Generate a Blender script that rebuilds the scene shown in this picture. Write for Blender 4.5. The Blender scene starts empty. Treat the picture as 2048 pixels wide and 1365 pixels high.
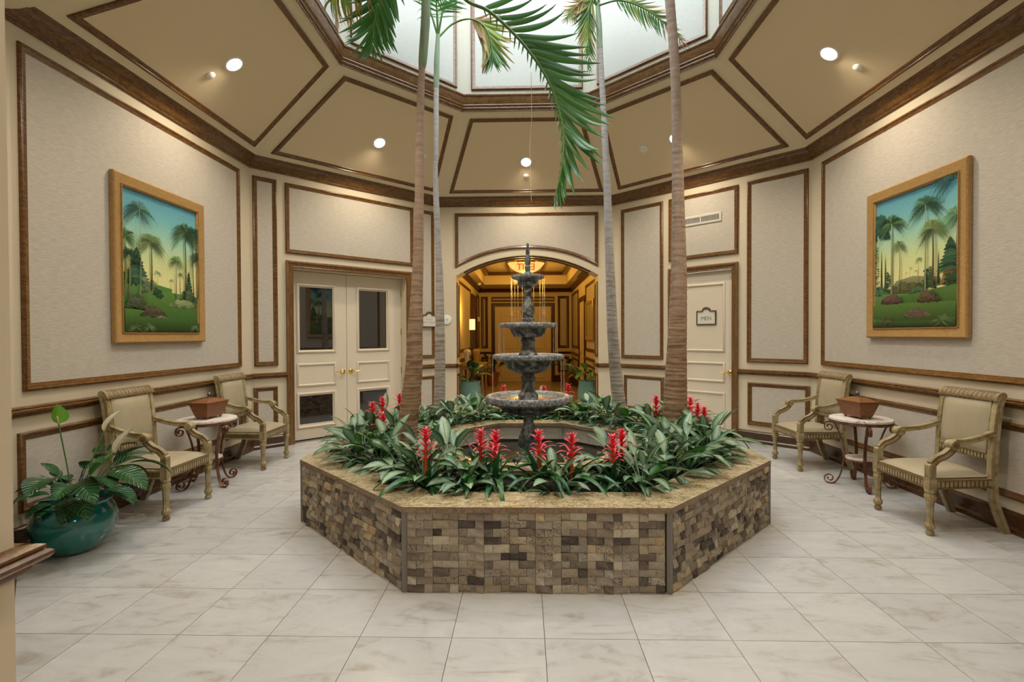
import bpy, math, random
from mathutils import Vector, Matrix
from math import pi, sin, cos, tan, radians, sqrt
random.seed(11)
SC = bpy.context.scene
COL = SC.collection
T = tan(pi/8)

# ------------------------------------------------------------------ camera, world, exposure
cam_d = bpy.data.cameras.new('camera'); cam = bpy.data.objects.new('camera', cam_d); COL.objects.link(cam)
cam_d.sensor_width = 36.0; cam_d.sensor_fit = 'HORIZONTAL'; cam_d.lens = 996.87/2048*36
cam_d.clip_start = 0.05; cam_d.clip_end = 100
def cam_matrix(yaw, pitch, roll):
    Y = Matrix(((cos(yaw), sin(yaw), 0), (-sin(yaw), cos(yaw), 0), (0, 0, 1)))
    P = Matrix(((1, 0, 0), (0, cos(pitch), sin(pitch)), (0, -sin(pitch), cos(pitch))))
    R = Matrix(((cos(roll), 0, sin(roll)), (0, 1, 0), (-sin(roll), 0, cos(roll))))
    m = R @ P @ Y
    right, fwd, up = Vector(m[0]), Vector(m[1]), Vector(m[2])
    return Matrix((right, up, -fwd)).transposed().to_4x4()
cam.matrix_world = Matrix.Translation((-0.0418, -4.689, 1.4947)) @ cam_matrix(.0242, -.0124, -.0046)
SC.camera = cam

world = bpy.data.worlds.new('overcast_sky'); SC.world = world; world.use_nodes = True
_bg = world.node_tree.nodes['Background']
_bg.inputs[0].default_value = (0.86, 0.94, 1.0, 1); _bg.inputs[1].default_value = 6.5
SC.view_settings.view_transform = 'Standard'; SC.view_settings.look = 'None'
SC.view_settings.exposure = 0.58; SC.view_settings.gamma = 1.0; SC.view_settings.use_curve_mapping = False

def lamp(name, kind, energy, color, loc, size=.1, rot=(0, 0, 0), parent=None, **kw):
    d = bpy.data.lights.new(name, kind); d.energy = energy; d.color = color
    if kind == 'AREA':
        d.shape = 'RECTANGLE'; d.size = size if not isinstance(size, tuple) else size[0]
        d.size_y = size if not isinstance(size, tuple) else size[1]
    else: d.shadow_soft_size = size
    for k, v in kw.items(): setattr(d, k, v)
    o = bpy.data.objects.new(name, d); COL.objects.link(o); o.location = loc; o.rotation_euler = rot
    if parent: o.parent = parent
    return o
# unseen fill lamps added in the lobby the camera stands in, and the warm lamps of the hall beyond the arch
lamp('added_lobby_fill', 'AREA', 26, (1, .93, .84), (-1.3, -6.2, 3.0), (1.2, 1.2))
lamp('added_lobby_fill', 'AREA', 26, (1, .93, .84), (1.3, -6.2, 3.0), (1.2, 1.2))
HALL_WARM = (1.0, .50, .065)

# ------------------------------------------------------------------ materials
def mat(name, color=(.8, .8, .8), rough=.5, metal=0, spec=.5, **kw):
    m = bpy.data.materials.new(name); m.use_nodes = True
    b = m.node_tree.nodes['Principled BSDF']
    b.inputs['Base Color'].default_value = (*color, 1); b.inputs['Roughness'].default_value = rough
    b.inputs['Metallic'].default_value = metal; b.inputs['Specular IOR Level'].default_value = spec
    for k, v in kw.items(): b.inputs[k].default_value = v
    return m
class NT:
    def __init__(s, m): s.m = m; s.t = m.node_tree; s.b = s.t.nodes['Principled BSDF']
    def n(s, typ, **kw):
        x = s.t.nodes.new(typ)
        for k, v in kw.items():
            if k.startswith('_'): setattr(x, k[1:], v)
            else: x.inputs[k.replace('__', ' ')].default_value = v
        return x
    def l(s, a, b): s.t.links.new(a, b)
    def coord(s, out='Object', scale=(1, 1, 1), rot=(0, 0, 0)):
        c = s.n('ShaderNodeTexCoord'); mp = s.n('ShaderNodeMapping')
        mp.inputs['Scale'].default_value = scale; mp.inputs['Rotation'].default_value = rot
        s.l(c.outputs[out], mp.inputs['Vector']); return mp.outputs[0]
    def noise(s, vec, scale=5, detail=4, rough=.55, dist=0):
        x = s.n('ShaderNodeTexNoise'); x.inputs['Scale'].default_value = scale; x.inputs['Detail'].default_value = detail
        x.inputs['Roughness'].default_value = rough; x.inputs['Distortion'].default_value = dist
        if vec is not None: s.l(vec, x.inputs['Vector'])
        return x.outputs['Fac']
    def ramp(s, fac, stops):
        r = s.n('ShaderNodeValToRGB'); e = r.color_ramp.elements
        while len(e) < len(stops): e.new(.5)
        for q, (p, c) in zip(e, stops): q.position = p; q.color = (*c, 1) if len(c) == 3 else c
        s.l(fac, r.inputs[0]); return r.outputs[0]
    def math(s, op, a, b=None, clamp=False):
        x = s.n('ShaderNodeMath', _operation=op, _use_clamp=clamp)
        for i, v in enumerate((a, b)):
            if v is None: continue
            if isinstance(v, (int, float)): x.inputs[i].default_value = v
            else: s.l(v, x.inputs[i])
        return x.outputs[0]
    def mix(s, fac, a, b, mode='MIX'):
        x = s.n('ShaderNodeMix', _data_type='RGBA', _blend_type=mode)
        for i, v in ((0, fac), (6, a), (7, b)):
            if isinstance(v, (int, float)): x.inputs[i].default_value = v
            elif isinstance(v, tuple): x.inputs[i].default_value = (*v, 1)
            else: s.l(v, x.inputs[i])
        return x.outputs[2]
    def bump(s, h, strength=.2, dist=.01):
        x = s.n('ShaderNodeBump', Strength=strength, Distance=dist); s.l(h, x.inputs['Height']); s.l(x.outputs[0], s.b.inputs['Normal'])
    def base(s, c): s.l(c, s.b.inputs['Base Color'])

PAINT = (.60, .52, .385)
m_paint = mat('beige_paint', PAINT, .6, spec=.3)
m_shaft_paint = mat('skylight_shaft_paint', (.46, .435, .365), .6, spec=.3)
m_ceil_border = mat('ceiling_border_paint', (.72, .63, .45), .7, spec=.2)
m_ceil = mat('ceiling_panel_paint', (.70, .585, .40), .8, spec=.15)
m_door = mat('cream_door_paint', (.64, .56, .44), .42, spec=.4)
m_white = mat('white_plastic', (.75, .75, .73), .4)
m_black = mat('black_shade_and_motif', (.01, .01, .01), .9)  # black for the shade behind the double doors and the vase motif

def wallpaper(name='wallpaper', c=((.40, .355, .295), (.475, .43, .365), (.56, .52, .455))):
    m = mat(name, (.5, .46, .4), .75, spec=.2); t = NT(m)
    v = t.coord('Object', (14, 14, 160)); n1 = t.noise(v, 1.0, 3, .6)
    v2 = t.coord('Object', (30, 30, 330)); n2 = t.noise(v2, 1.0, 2, .5)
    f = t.math('ADD', t.math('MULTIPLY', n1, .65), t.math('MULTIPLY', n2, .35))
    t.base(t.ramp(f, [(.32, c[0]), (.5, c[1]), (.68, c[2])]))
    t.bump(f, .35, .004); return m
m_paper = wallpaper(); m_paper_pale = wallpaper('pale_wallpaper', ((.41, .41, .375), (.445, .445, .41), (.48, .48, .45)))

def wood(name, dark, mid, light, rough=.32, scale=1.0, axis=(1, 1, 1)):
    m = mat(name, mid, rough, spec=.5); t = NT(m)
    v = t.coord('Object', tuple(a*scale for a in axis))
    n1 = t.noise(v, 9, 5, .6, 1.5); n2 = t.noise(t.coord('Object', tuple(a*scale*3 for a in axis)), 20, 3, .6)
    f = t.math('ADD', t.math('MULTIPLY', n1, .7), t.math('MULTIPLY', n2, .3))
    t.base(t.ramp(f, [(.3, dark), (.5, mid), (.72, light)])); t.bump(n2, .12, .003); return m
m_base = wood('dark_baseboard_wood', (.022, .008, .003), (.065, .026, .008), (.13, .058, .02), .26, 1.0, (1.2, 1.2, 5))
m_wood = wood('oak_trim', (.042, .016, .004), (.125, .055, .014), (.235, .118, .038), .27, 1.0, (1.2, 1.2, 5))
m_hallwood = wood('hall_red_brown_wood', (.022, .005, .003), (.06, .016, .007), (.11, .035, .012), .3, 1.0, (1.2, 1.2, 5))
m_woodv = wood('oak_casing', (.05, .02, .006), (.15, .072, .021), (.27, .145, .05), .32, 1.0, (6, 6, 1.2))
m_mahog = wood('mahogany_box', (.09, .026, .006), (.19, .068, .016), (.28, .11, .03), .4, 1.0, (2, 2, 5))
m_frame = wood('pale_gilt_frame', (.27, .15, .045), (.36, .21, .072), (.44, .275, .11), .35, 1.0, (3, 3, 3))
m_armoire = wood('red_brown_door_wood', (.04, .012, .006), (.09, .03, .012), (.15, .05, .02), .35, 1.0, (6, 6, 1))

def floor_tile():
    m = mat('travertine_floor_tile', (.6, .58, .54), .16, spec=.45); t = NT(m)
    oi = t.n('ShaderNodeObjectInfo'); g = t.n('ShaderNodeNewGeometry')
    off = t.n('ShaderNodeVectorMath', _operation='MULTIPLY_ADD')
    cb = t.n('ShaderNodeCombineXYZ'); t.l(oi.outputs['Random'], cb.inputs[0]); t.l(t.math('MULTIPLY', oi.outputs['Random'], 7.3), cb.inputs[1]); t.l(t.math('MULTIPLY', oi.outputs['Random'], 3.7), cb.inputs[2])
    t.l(cb.outputs[0], off.inputs[0]); off.inputs[1].default_value = (40, 40, 40); t.l(g.outputs['Position'], off.inputs[2])
    mp = t.n('ShaderNodeMapping'); mp.inputs['Scale'].default_value = (1.6, 4.2, 1); mp.inputs['Rotation'].default_value = (0, 0, .55)
    t.l(off.outputs[0], mp.inputs[0])
    n1 = t.noise(mp.outputs[0], 1.7, 8, .62, 1.4); n2 = t.noise(off.outputs[0], 9, 6, .65, .6)
    f = t.math('ADD', t.math('MULTIPLY', n1, .72), t.math('MULTIPLY', n2, .28))
    c = t.ramp(f, [(.28, (.27, .245, .205)), (.38, (.385, .37, .345)), (.47, (.445, .445, .435)), (.7, (.50, .50, .50))])
    h = t.n('ShaderNodeHueSaturation'); t.l(t.math('ADD', t.math('MULTIPLY', oi.outputs['Random'], .12), .94), h.inputs['Value']); t.l(c, h.inputs['Color'])
    t.base(h.outputs[0]); t.l(t.ramp(n2, [(.3, (.24,)*3), (.7, (.13,)*3)]), t.b.inputs['Roughness']); return m
m_tile = floor_tile()
m_grout = mat('floor_grout', (.16, .145, .12), .8, spec=.2)

def mosaic():
    m = mat('split_travertine_mosaic', (.3, .24, .16), .62, spec=.3); t = NT(m)
    oi = t.n('ShaderNodeObjectInfo'); g = t.n('ShaderNodeNewGeometry')
    r = t.math('FRACT', t.math('ADD', oi.outputs['Random'], g.outputs['Random Per Island']))
    r2 = t.math('FRACT', t.math('MULTIPLY', r, 13.71))
    c = t.ramp(r, [(0, (.06, .048, .042)), (.12, (.15, .118, .092)), (.26, (.25, .20, .15)), (.46, (.33, .275, .20)), (.64, (.41, .34, .235)), (.80, (.34, .30, .25)), (.91, (.54, .48, .37)), (1, (.50, .34, .17))])
    cb = t.n('ShaderNodeCombineXYZ'); t.l(t.math('MULTIPLY', r, 31), cb.inputs[0]); t.l(t.math('MULTIPLY', r2, 17), cb.inputs[1])
    ad = t.n('ShaderNodeVectorMath', _operation='ADD'); t.l(cb.outputs[0], ad.inputs[0]); t.l(g.outputs['Position'], ad.inputs[1])
    n = t.noise(ad.outputs[0], 38, 5, .7, 2.0); n2 = t.noise(ad.outputs[0], 13, 4, .6, 1.0)
    amt = t.math('MULTIPLY', t.ramp(r2, [(.35, (.15,)*3), (.85, (1,)*3)]), t.ramp(n, [(.5, (0,)*3), (.62, (1,)*3)]))
    c2 = t.mix(t.math('MULTIPLY', amt, .85), c, (.05, .037, .032))
    c3 = t.mix(t.ramp(n2, [(.5, (0,)*3), (.75, (.45,)*3)]), c2, (.38, .33, .26))
    t.base(c3); t.bump(n, .25, .004); return m
m_mosaic = mosaic()
m_trimstone = mat('grey_corner_strip', (.20, .18, .155), .5)
m_mortar = mat('mosaic_mortar', (.07, .055, .04), .9)

def granite():
    m = mat('gold_granite', (.3, .23, .13), .18, spec=.5); t = NT(m); v = t.coord('Object')
    n1 = t.noise(v, 55, 6, .75, .4); n2 = t.noise(t.coord('Object', (6, 14, 6), (0, 0, .5)), 1.5, 5, .6, 1.2)
    vo = t.n('ShaderNodeTexVoronoi', Scale=130); t.l(v, vo.inputs['Vector'])
    f = t.math('ADD', t.math('MULTIPLY', n1, .6), t.math('MULTIPLY', n2, .4))
    c = t.ramp(f, [(.33, (.09, .06, .03)), (.44, (.27, .205, .11)), (.53, (.43, .345, .205)), (.64, (.60, .52, .36))])
    w = t.ramp(vo.outputs['Color'], [(.80, (0,)*3), (.9, (1,)*3)])
    t.base(t.mix(t.math('MULTIPLY', w, .6), c, (.72, .66, .54))); return m
m_granite = granite()
m_granite_edge = wood('rough_granite_edge', (.10, .06, .035), (.24, .16, .10), (.38, .29, .20), .5, 3.0)
m_basin = wood('pale_travertine_panel', (.36, .33, .28), (.46, .43, .37), (.54, .50, .44), .4, .5, (1, 1, 3))
m_soil = wood('dark_soil', (.008, .006, .004), (.02, .014, .009), (.04, .028, .018), .95, 6.0)
m_pooldark = mat('dark_pool_liner', (.015, .017, .02), .6)
def water():
    m = mat('pool_water', (.72, .78, .80), .02, spec=.5, **{'Transmission Weight': 1.0, 'IOR': 1.33}); t = NT(m)
    t.bump(t.noise(t.coord('Object'), 26, 3, .6, .5), .35, .012); return m
m_water = water()
m_stream = mat('falling_water', (.95, .98, 1), .05, **{'Transmission Weight': .9, 'IOR': 1.2})

def fountain_mat():
    m = mat('weathered_iron_fountain', (.05, .05, .055), .42, spec=.55); t = NT(m); v = t.coord('Object')
    n = t.noise(v, 9, 7, .7, 1.2); n2 = t.noise(v, 32, 4, .7); n3 = t.noise(v, 2.2, 3, .5)
    c = t.ramp(n, [(.36, (.010, .010, .011)), (.47, (.05, .055, .062)), (.53, (.15, .18, .20)), (.62, (.36, .41, .42))])
    c = t.mix(t.ramp(n2, [(.55, (0,)*3), (.68, (.7,)*3)]), c, (.02, .018, .016))
    c = t.mix(t.ramp(n3, [(.5, (0,)*3), (.62, (.4,)*3)]), c, (.09, .055, .03))
    t.base(c); t.bump(n2, .5, .006); t.l(t.ramp(n2, [(.4, (.25,)*3), (.7, (.6,)*3)]), t.b.inputs['Roughness']); return m
m_iron = fountain_mat()
m_rim = mat('worn_basin_rim', (.13, .14, .155), .38, spec=.55); _t = NT(m_rim); _n = _t.noise(_t.coord('Object'), 45, 4, .7); _t.base(_t.ramp(_n, [(.35, (.06, .063, .07)), (.52, (.22, .24, .26)), (.68, (.5, .52, .53))])); _t.bump(_n, .5, .006)

def leafmat(name, edge, centre, rough=.38, vein=0.0, patch=0.0, tip=None, trans=.0):
    m = mat(name, centre, rough, spec=.45); t = NT(m)
    tc = t.n('ShaderNodeTexCoord'); sp = t.n('ShaderNodeSeparateXYZ'); t.l(tc.outputs['UV'], sp.inputs[0])
    u = t.math('ABSOLUTE', t.math('SUBTRACT', t.math('MULTIPLY', sp.outputs[0], 2), 1))   # 0 midrib, 1 margin
    v = sp.outputs[1]
    oi = t.n('ShaderNodeObjectInfo')
    if patch:
        ob = t.noise(t.coord('Object'), 42, 4, .65, .8)
        f = t.math('ADD', t.math('MULTIPLY', u, .75), t.math('MULTIPLY', ob, .62))
        f = t.math('SUBTRACT', f, t.math('MULTIPLY', t.math('SUBTRACT', oi.outputs['Random'], .5), .35))
        c = t.ramp(f, [(.40, centre), (.92, edge)])
        c = t.mix(t.ramp(u, [(.03, (.8,)*3), (.08, (0,)*3)]), c, edge)
    else:
        c = t.ramp(u, [(.0, centre), (.9, edge)])
    if vein:
        w = t.math('SINE', t.math('MULTIPLY', t.math('SUBTRACT', v, t.math('MULTIPLY', u, .16)), vein))
        c = t.mix(t.ramp(w, [(.55, (0,)*3), (1, (.35,)*3)]), c, tuple(min(1, x*2.2+.02) for x in centre))
        t.bump(w, .6, .006)
    if tip: c = t.mix(t.ramp(v, [(tip[1], (0,)*3), (tip[2], (1,)*3)]), c, tip[0])
    h = t.n('ShaderNodeHueSaturation'); t.l(t.math('ADD', t.math('MULTIPLY', oi.outputs['Random'], .5), .75), h.inputs['Value']); t.l(c, h.inputs['Color'])
    t.base(h.outputs[0])
    if trans:
        t.b.inputs['Subsurface Weight'].default_value = 0
        tr = t.n('ShaderNodeBsdfTranslucent'); t.l(h.outputs[0], tr.inputs[0]); mx = t.n('ShaderNodeMixShader'); mx.inputs[0].default_value = trans
        out = t.t.nodes['Material Output']; t.l(t.b.outputs[0], mx.inputs[1]); t.l(tr.outputs[0], mx.inputs[2]); t.l(mx.outputs[0], out.inputs[0])
    return m
m_aglo = leafmat('silver_green_leaf', (.035, .12, .035), (.27, .36, .265), .36, patch=1, trans=.15)
m_aglo2 = leafmat('fresh_green_leaf', (.025, .12, .012), (.06, .20, .025), .34, trans=.2)
m_brom = leafmat('strap_green_leaf', (.014, .075, .022), (.03, .125, .035), .28, trans=.12)
m_bract = leafmat('red_bract', (.80, .03, .07), (.72, .02, .05), .4, tip=((.85, .16, .22), .45, 1.0), trans=.15)
m_stalk = mat('orange_flower_stalk', (.42, .085, .012), .5)
m_lily = leafmat('glossy_dark_leaf', (.012, .055, .014), (.022, .10, .026), .2, vein=75)
m_lily2 = leafmat('light_green_leaf', (.04, .17, .02), (.06, .23, .03), .3, trans=.2)
m_spathe = leafmat('white_spathe', (.62, .60, .45), (.68, .66, .54), .4, tip=((.35, .45, .15), .7, 1.0), trans=.25)
m_spatheg = leafmat('green_spathe', (.12, .33, .03), (.16, .40, .05), .35, trans=.25)
m_stem = mat('green_stem', (.07, .16, .03), .45)
m_spadix = mat('cream_spadix', (.6, .5, .25), .6)
m_palm = leafmat('palm_green_leaflet', (.045, .16, .035), (.085, .24, .055), .33, trans=.3)
m_palm_y = leafmat('palm_yellowing_leaflet', (.28, .33, .05), (.22, .32, .05), .4, tip=((.36, .16, .05), .5, .95), trans=.3)
m_palm_b = leafmat('palm_dry_leaflet', (.36, .20, .09), (.42, .24, .11), .6, trans=.25)
m_rachis = mat('palm_rachis', (.10, .22, .05), .4)
m_shaft = mat('pale_green_crownshaft', (.28, .40, .25), .4); _t = NT(m_shaft); _t.base(_t.ramp(_t.noise(_t.coord('Object', (9, 9, 1.2)), 2, 4), [(.35, (.17, .24, .15)), (.65, (.36, .48, .33))]))

def trunk_mat(name, a, b, c, up):
    m = mat(name, b, .75, spec=.25); t = NT(m)
    n = t.noise(t.coord('Object', (3, 3, 14)), 2.5, 5, .65, .5); n2 = t.noise(t.coord('Object', (40, 40, 6)), 1, 3, .6)
    sz = t.n('ShaderNodeSeparateXYZ'); t.l(t.coord('Object'), sz.inputs[0]); age_light = t.ramp(t.math('MULTIPLY', sz.outputs[2], .25), [(.22, (0,)*3), (.62, (.8,)*3)])   # paler upwards: younger wood, plus stronger light painted into the colour
    at = t.n('ShaderNodeAttribute', _attribute_name='ring')
    f = t.math('ADD', t.math('MULTIPLY', n, .9), t.math('MULTIPLY', n2, .1))
    col = t.ramp(f, [(.32, a), (.5, b), (.7, c)])
    col = t.mix(t.math('MULTIPLY', age_light, t.math('ADD', t.math('MULTIPLY', n, .8), .3)), col, up)
    col = t.mix(t.math('MULTIPLY', at.outputs['Fac'], .85), col, tuple(min(1, x*1.7+.05) for x in b))
    t.base(col); t.bump(n2, .4, .006); return m
m_trunk_br = trunk_mat('brown_ringed_trunk', (.10, .055, .03), (.23, .145, .09), (.36, .26, .19), (.50, .41, .36))
m_trunk_gr = trunk_mat('grey_ringed_trunk', (.16, .13, .10), (.30, .265, .235), (.46, .43, .41), (.56, .55, .56))

m_teal = mat('teal_glazed_ceramic', (.006, .115, .105), .08, spec=.6, **{'Coat Weight': .6, 'Coat Roughness': .04}); _t = NT(m_teal); _t.base(_t.ramp(_t.noise(_t.coord('Object'), 2.2, 4, .6), [(.35, (.006, .10, .095)), (.6, (.014, .19, .17))]))
m_aqua = mat('pale_aqua_ceramic', (.16, .32, .28), .3)
m_terra = mat('terracotta', (.28, .10, .045), .7)
def antique():
    m = mat('antique_cream_gold_wood', (.42, .34, .18), .42, spec=.4); t = NT(m)
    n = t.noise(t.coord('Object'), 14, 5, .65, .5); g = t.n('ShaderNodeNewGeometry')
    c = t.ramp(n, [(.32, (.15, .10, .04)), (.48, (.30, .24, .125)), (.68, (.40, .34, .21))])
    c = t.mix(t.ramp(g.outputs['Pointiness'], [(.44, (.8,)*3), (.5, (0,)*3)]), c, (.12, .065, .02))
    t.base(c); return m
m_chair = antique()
m_groove = mat('antique_dark_groove', (.16, .09, .03), .6)
m_legdark = wood('shaded_brown_leg', (.05, .025, .012), (.10, .05, .022), (.16, .09, .04), .4)  # dark brown wood of the box feet
m_leather = mat('cream_leather', (.50, .40, .24), .38, spec=.4); _t = NT(m_leather); _n = _t.noise(_t.coord('Object'), 3, 4, .5); _t.base(_t.ramp(_n, [(.35, (.35, .295, .20)), (.65, (.415, .355, .245))]))
m_gilt = mat('gilt_carving', (.40, .27, .08), .4, metal=.3)
m_wrought = mat('coppery_wrought_iron', (.16, .065, .035), .38, metal=.55); _t = NT(m_wrought); _t.base(_t.ramp(_t.noise(_t.coord('Object'), 12, 4), [(.35, (.09, .035, .02)), (.65, (.24, .10, .055))]))
m_stone = mat('pale_pitted_stone', (.6, .54, .5), .6); _t = NT(m_stone); _n = _t.noise(_t.coord('Object'), 22, 5, .7, 1.0); _t.base(_t.ramp(_n, [(.34, (.25, .18, .15)), (.42, (.55, .47, .42)), (.6, (.68, .63, .59))])); _t.bump(_n, .6, .008)
m_brass = mat('polished_brass', (.62, .42, .12), .18, metal=1.0)
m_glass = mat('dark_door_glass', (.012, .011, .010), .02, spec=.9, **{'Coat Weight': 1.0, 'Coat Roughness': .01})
m_signwood = mat('sign_frame_wood', (.07, .035, .018), .45)
m_signface = mat('sign_face', (.62, .60, .52), .5)
m_ink = mat('grey_lettering', (.16, .17, .14), .6)
m_grille = mat('vent_dark_slot', (.10, .10, .09), .7)
m_ventw = mat('vent_frame_paint', (.50, .48, .42), .5)
m_pewter = mat('pewter_finial', (.16, .14, .13), .35, metal=.7)
def emis(name, color, strength):
    m = mat(name, (0, 0, 0), .5); b = m.node_tree.nodes['Principled BSDF']
    b.inputs['Emission Color'].default_value = (*color, 1); b.inputs['Emission Strength'].default_value = strength; return m
m_bulb = emis('downlight_glow', (1, .93, .78), 9)
m_bowl = emis('alabaster_lit_bowl', (1, .58, .15), .75)
m_shade = emis('lit_lamp_shade', (1, .66, .26), 1.2)
m_exit = emis('red_exit_letter', (.8, .04, .03), .7)
m_acrylic = mat('clear_acrylic', (.95, .9, .85), .03, **{'Transmission Weight': 1.0, 'IOR': 1.1})
m_vase = mat('white_vase', (.85, .78, .66), .4); m_vase2 = mat('ochre_vase', (.42, .28, .08), .4)
m_hallfloor = wood('hall_stone_floor', (.30, .22, .14), (.40, .31, .21), (.48, .40, .29), .25, .6)
m_lobby = mat('lobby_paint', (.58, .52, .42), .7)

# ------------------------------------------------------------------ mesh helpers
class MB:
    def __init__(s): s.v = []; s.f = []; s.mi = []; s.uv = None; s.M = Matrix(); s.cur = 0; s.attr = None
    def add(s, vs, fs, mi=None):
        o = len(s.v); s.v += [tuple(s.M @ Vector(p)) for p in vs]
        for f in fs: s.f.append(tuple(i+o for i in f)); s.mi.append(s.cur if mi is None else mi)
    def box(s, x0, y0, z0, x1, y1, z1, mi=None):
        s.add([(x0, y0, z0), (x1, y0, z0), (x1, y1, z0), (x0, y1, z0), (x0, y0, z1), (x1, y0, z1), (x1, y1, z1), (x0, y1, z1)],
              [(0, 3, 2, 1), (4, 5, 6, 7), (0, 1, 5, 4), (1, 2, 6, 5), (2, 3, 7, 6), (3, 0, 4, 7)], mi)
    def grid(s, rows, closed=False, mi=None):   # rows of equal length
        n = len(rows[0]); vs = [p for r in rows for p in r]; fs = []
        for i in range(len(rows)-1):
            for j in range(n if closed else n-1):
                k = (j+1) % n
                fs.append((i*n+j, i*n+k, (i+1)*n+k, (i+1)*n+j))
        s.add(vs, fs, mi)
    def lathe(s, prof, n=24, c=(0, 0), mod=None, mi=None, caps=True):
        rows = []
        for k, (r, z) in enumerate(prof):
            rows.append([(c[0]+(r*(1 if not mod else mod(k, 2*pi*j/n)))*cos(2*pi*j/n), c[1]+(r*(1 if not mod else mod(k, 2*pi*j/n)))*sin(2*pi*j/n), z) for j in range(n)])
        s.grid(rows, True, mi)
        if caps:
            s.add(rows[0], [tuple(range(n))[::-1]], mi); s.add(rows[-1], [tuple(range(n))], mi)
    def tube(s, pts, r, n=8, caps=True, mi=None, flat=None):
        pts = [Vector(p) for p in pts]; rows = []; up = Vector((0, 0, 1)); prev = None
        for i, p in enumerate(pts):
            t = (pts[min(i+1, len(pts)-1)]-pts[max(i-1, 0)]).normalized()
            if prev is None:
                a = t.cross(up) if abs(t.z) < .95 else t.cross(Vector((1, 0, 0)))
            else: a = prev - t*prev.dot(t)
            a.normalize(); prev = a; b = t.cross(a)
            rr = r[i] if isinstance(r, (list, tuple)) else r
            ra, rb = (rr, rr) if not flat else (rr*flat[0], rr*flat[1])
            rows.append([tuple(p+a*ra*cos(2*pi*j/n)+b*rb*sin(2*pi*j/n)) for j in range(n)])
        s.grid(rows, True, mi)
        if caps: s.add(rows[0], [tuple(range(n))[::-1]], mi); s.add(rows[-1], [tuple(range(n))], mi)
    def prism(s, poly, z0, z1, mi=None):
        n = len(poly); s.add([(x, y, z0) for x, y in poly]+[(x, y, z1) for x, y in poly],
              [tuple(range(n))[::-1], tuple(range(n, 2*n))]+[(i, (i+1) % n, (i+1) % n+n, i+n) for i in range(n)], mi)
    def ring_prism(s, outer, inner, z0, z1, mi=None):
        n = len(outer); vs = [(x, y, z) for z in (z0, z1) for P in (outer, inner) for x, y in P]; fs = []
        for i in range(n):
            k = (i+1) % n
            fs += [(2*n+i, 2*n+k, 3*n+k, 3*n+i), (i, n+i, n+k, k), (i, k, 2*n+k, 2*n+i), (n+i, 3*n+i, 3*n+k, n+k)]
        s.add(vs, fs, mi)
    def sweep_poly(s, poly, prof, closed=True, mi=None, yflip=True):
        """moulding: poly in (u,v), prof = (inset, height); local coords (u,-h,v)"""
        rows = [[(p[0], -h, p[1]) for p in inset(poly, o, closed)] for o, h in prof]
        s.grid(rows, closed, mi)
        if not closed:
            n = len(poly); m = len(prof)
            s.add([r[0] for r in rows], [tuple(range(m))], mi); s.add([r[-1] for r in rows], [tuple(range(m))[::-1]], mi)
    def mesh(s, name, mats, smooth=None):
        me = bpy.data.meshes.new(name); me.from_pydata(s.v, [], s.f)
        for m in (mats if isinstance(mats, (list, tuple)) else [mats]): me.materials.append(m)
        me.polygons.foreach_set('material_index', s.mi)
        if s.uv:
            l = me.uv_layers.new(name='UVMap'); d = []
            for lp in me.loops: d += s.uv[lp.vertex_index]
            l.data.foreach_set('uv', d)
        if s.attr:
            a = me.attributes.new('ring', 'FLOAT', 'POINT'); a.data.foreach_set('value', s.attr)
        if smooth is not None:
            me.polygons.foreach_set('use_smooth', [True]*len(me.polygons))
            if smooth < 170: me.set_sharp_from_angle(angle=radians(smooth))
        me.validate(); me.update(); return me
    def obj(s, name, mats, parent=None, smooth=None, M=None): return mk(name, s.mesh(name, mats, smooth), parent, M)
def mk(name, me, parent=None, M=None):
    o = bpy.data.objects.new(name, me); COL.objects.link(o)
    if parent: o.parent = parent
    if M is not None: o.matrix_local = M
    return o
def inset(poly, o, closed=True):
    n = len(poly); out = []
    for i in range(n):
        p = Vector(poly[i]); a = Vector(poly[(i-1) % n]); b = Vector(poly[(i+1) % n])
        d1 = (p-a).normalized(); d2 = (b-p).normalized()
        if not closed and i == 0: d1 = d2
        if not closed and i == n-1: d2 = d1
        n1 = Vector((-d1.y, d1.x)); n2 = Vector((-d2.y, d2.x)); m = n1+n2
        out.append(tuple(p + m*(o/max(.2, 1+n1.dot(n2)))))
    return out
def empty(name, loc, rz=0, label=None, cat=None, group=None):
    o = bpy.data.objects.new(name, None); COL.objects.link(o); o.location = loc; o.rotation_euler = (0, 0, rz); o.empty_display_size = .1
    if label: tag(o, label, cat, group)
    return o
def tag(o, label, cat, group=None):
    o['label'] = label; o['category'] = cat
    if group: o['group'] = group
    return o
def struct(o): o['kind'] = 'structure'; return o
def stuff(o): o['kind'] = 'stuff'; return o
def octa(a, c=(0, 0)):
    t = a*T
    return [(c[0]+x, c[1]+y) for x, y in ((-t, -a), (t, -a), (a, -t), (a, t), (t, a), (-t, a), (-a, t), (-a, -t))]
def rect(u0, v0, u1, v1): return [(u0, v0), (u1, v0), (u1, v1), (u0, v1)]
def bez(pts, n=16):
    """Catmull-Rom through pts"""
    P = [Vector(p) for p in pts]; P = [P[0]*2-P[1]]+P+[P[-1]*2-P[-2]]; out = []
    for i in range(1, len(P)-2):
        for k in range(n):
            t = k/n; a, b, c, d = P[i-1:i+3]
            out.append(.5*((2*b)+(c-a)*t+(2*a-5*b+4*c-d)*t*t+(3*b-a-3*c+d)*t**3))
    out.append(P[-2]); return out
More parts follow.
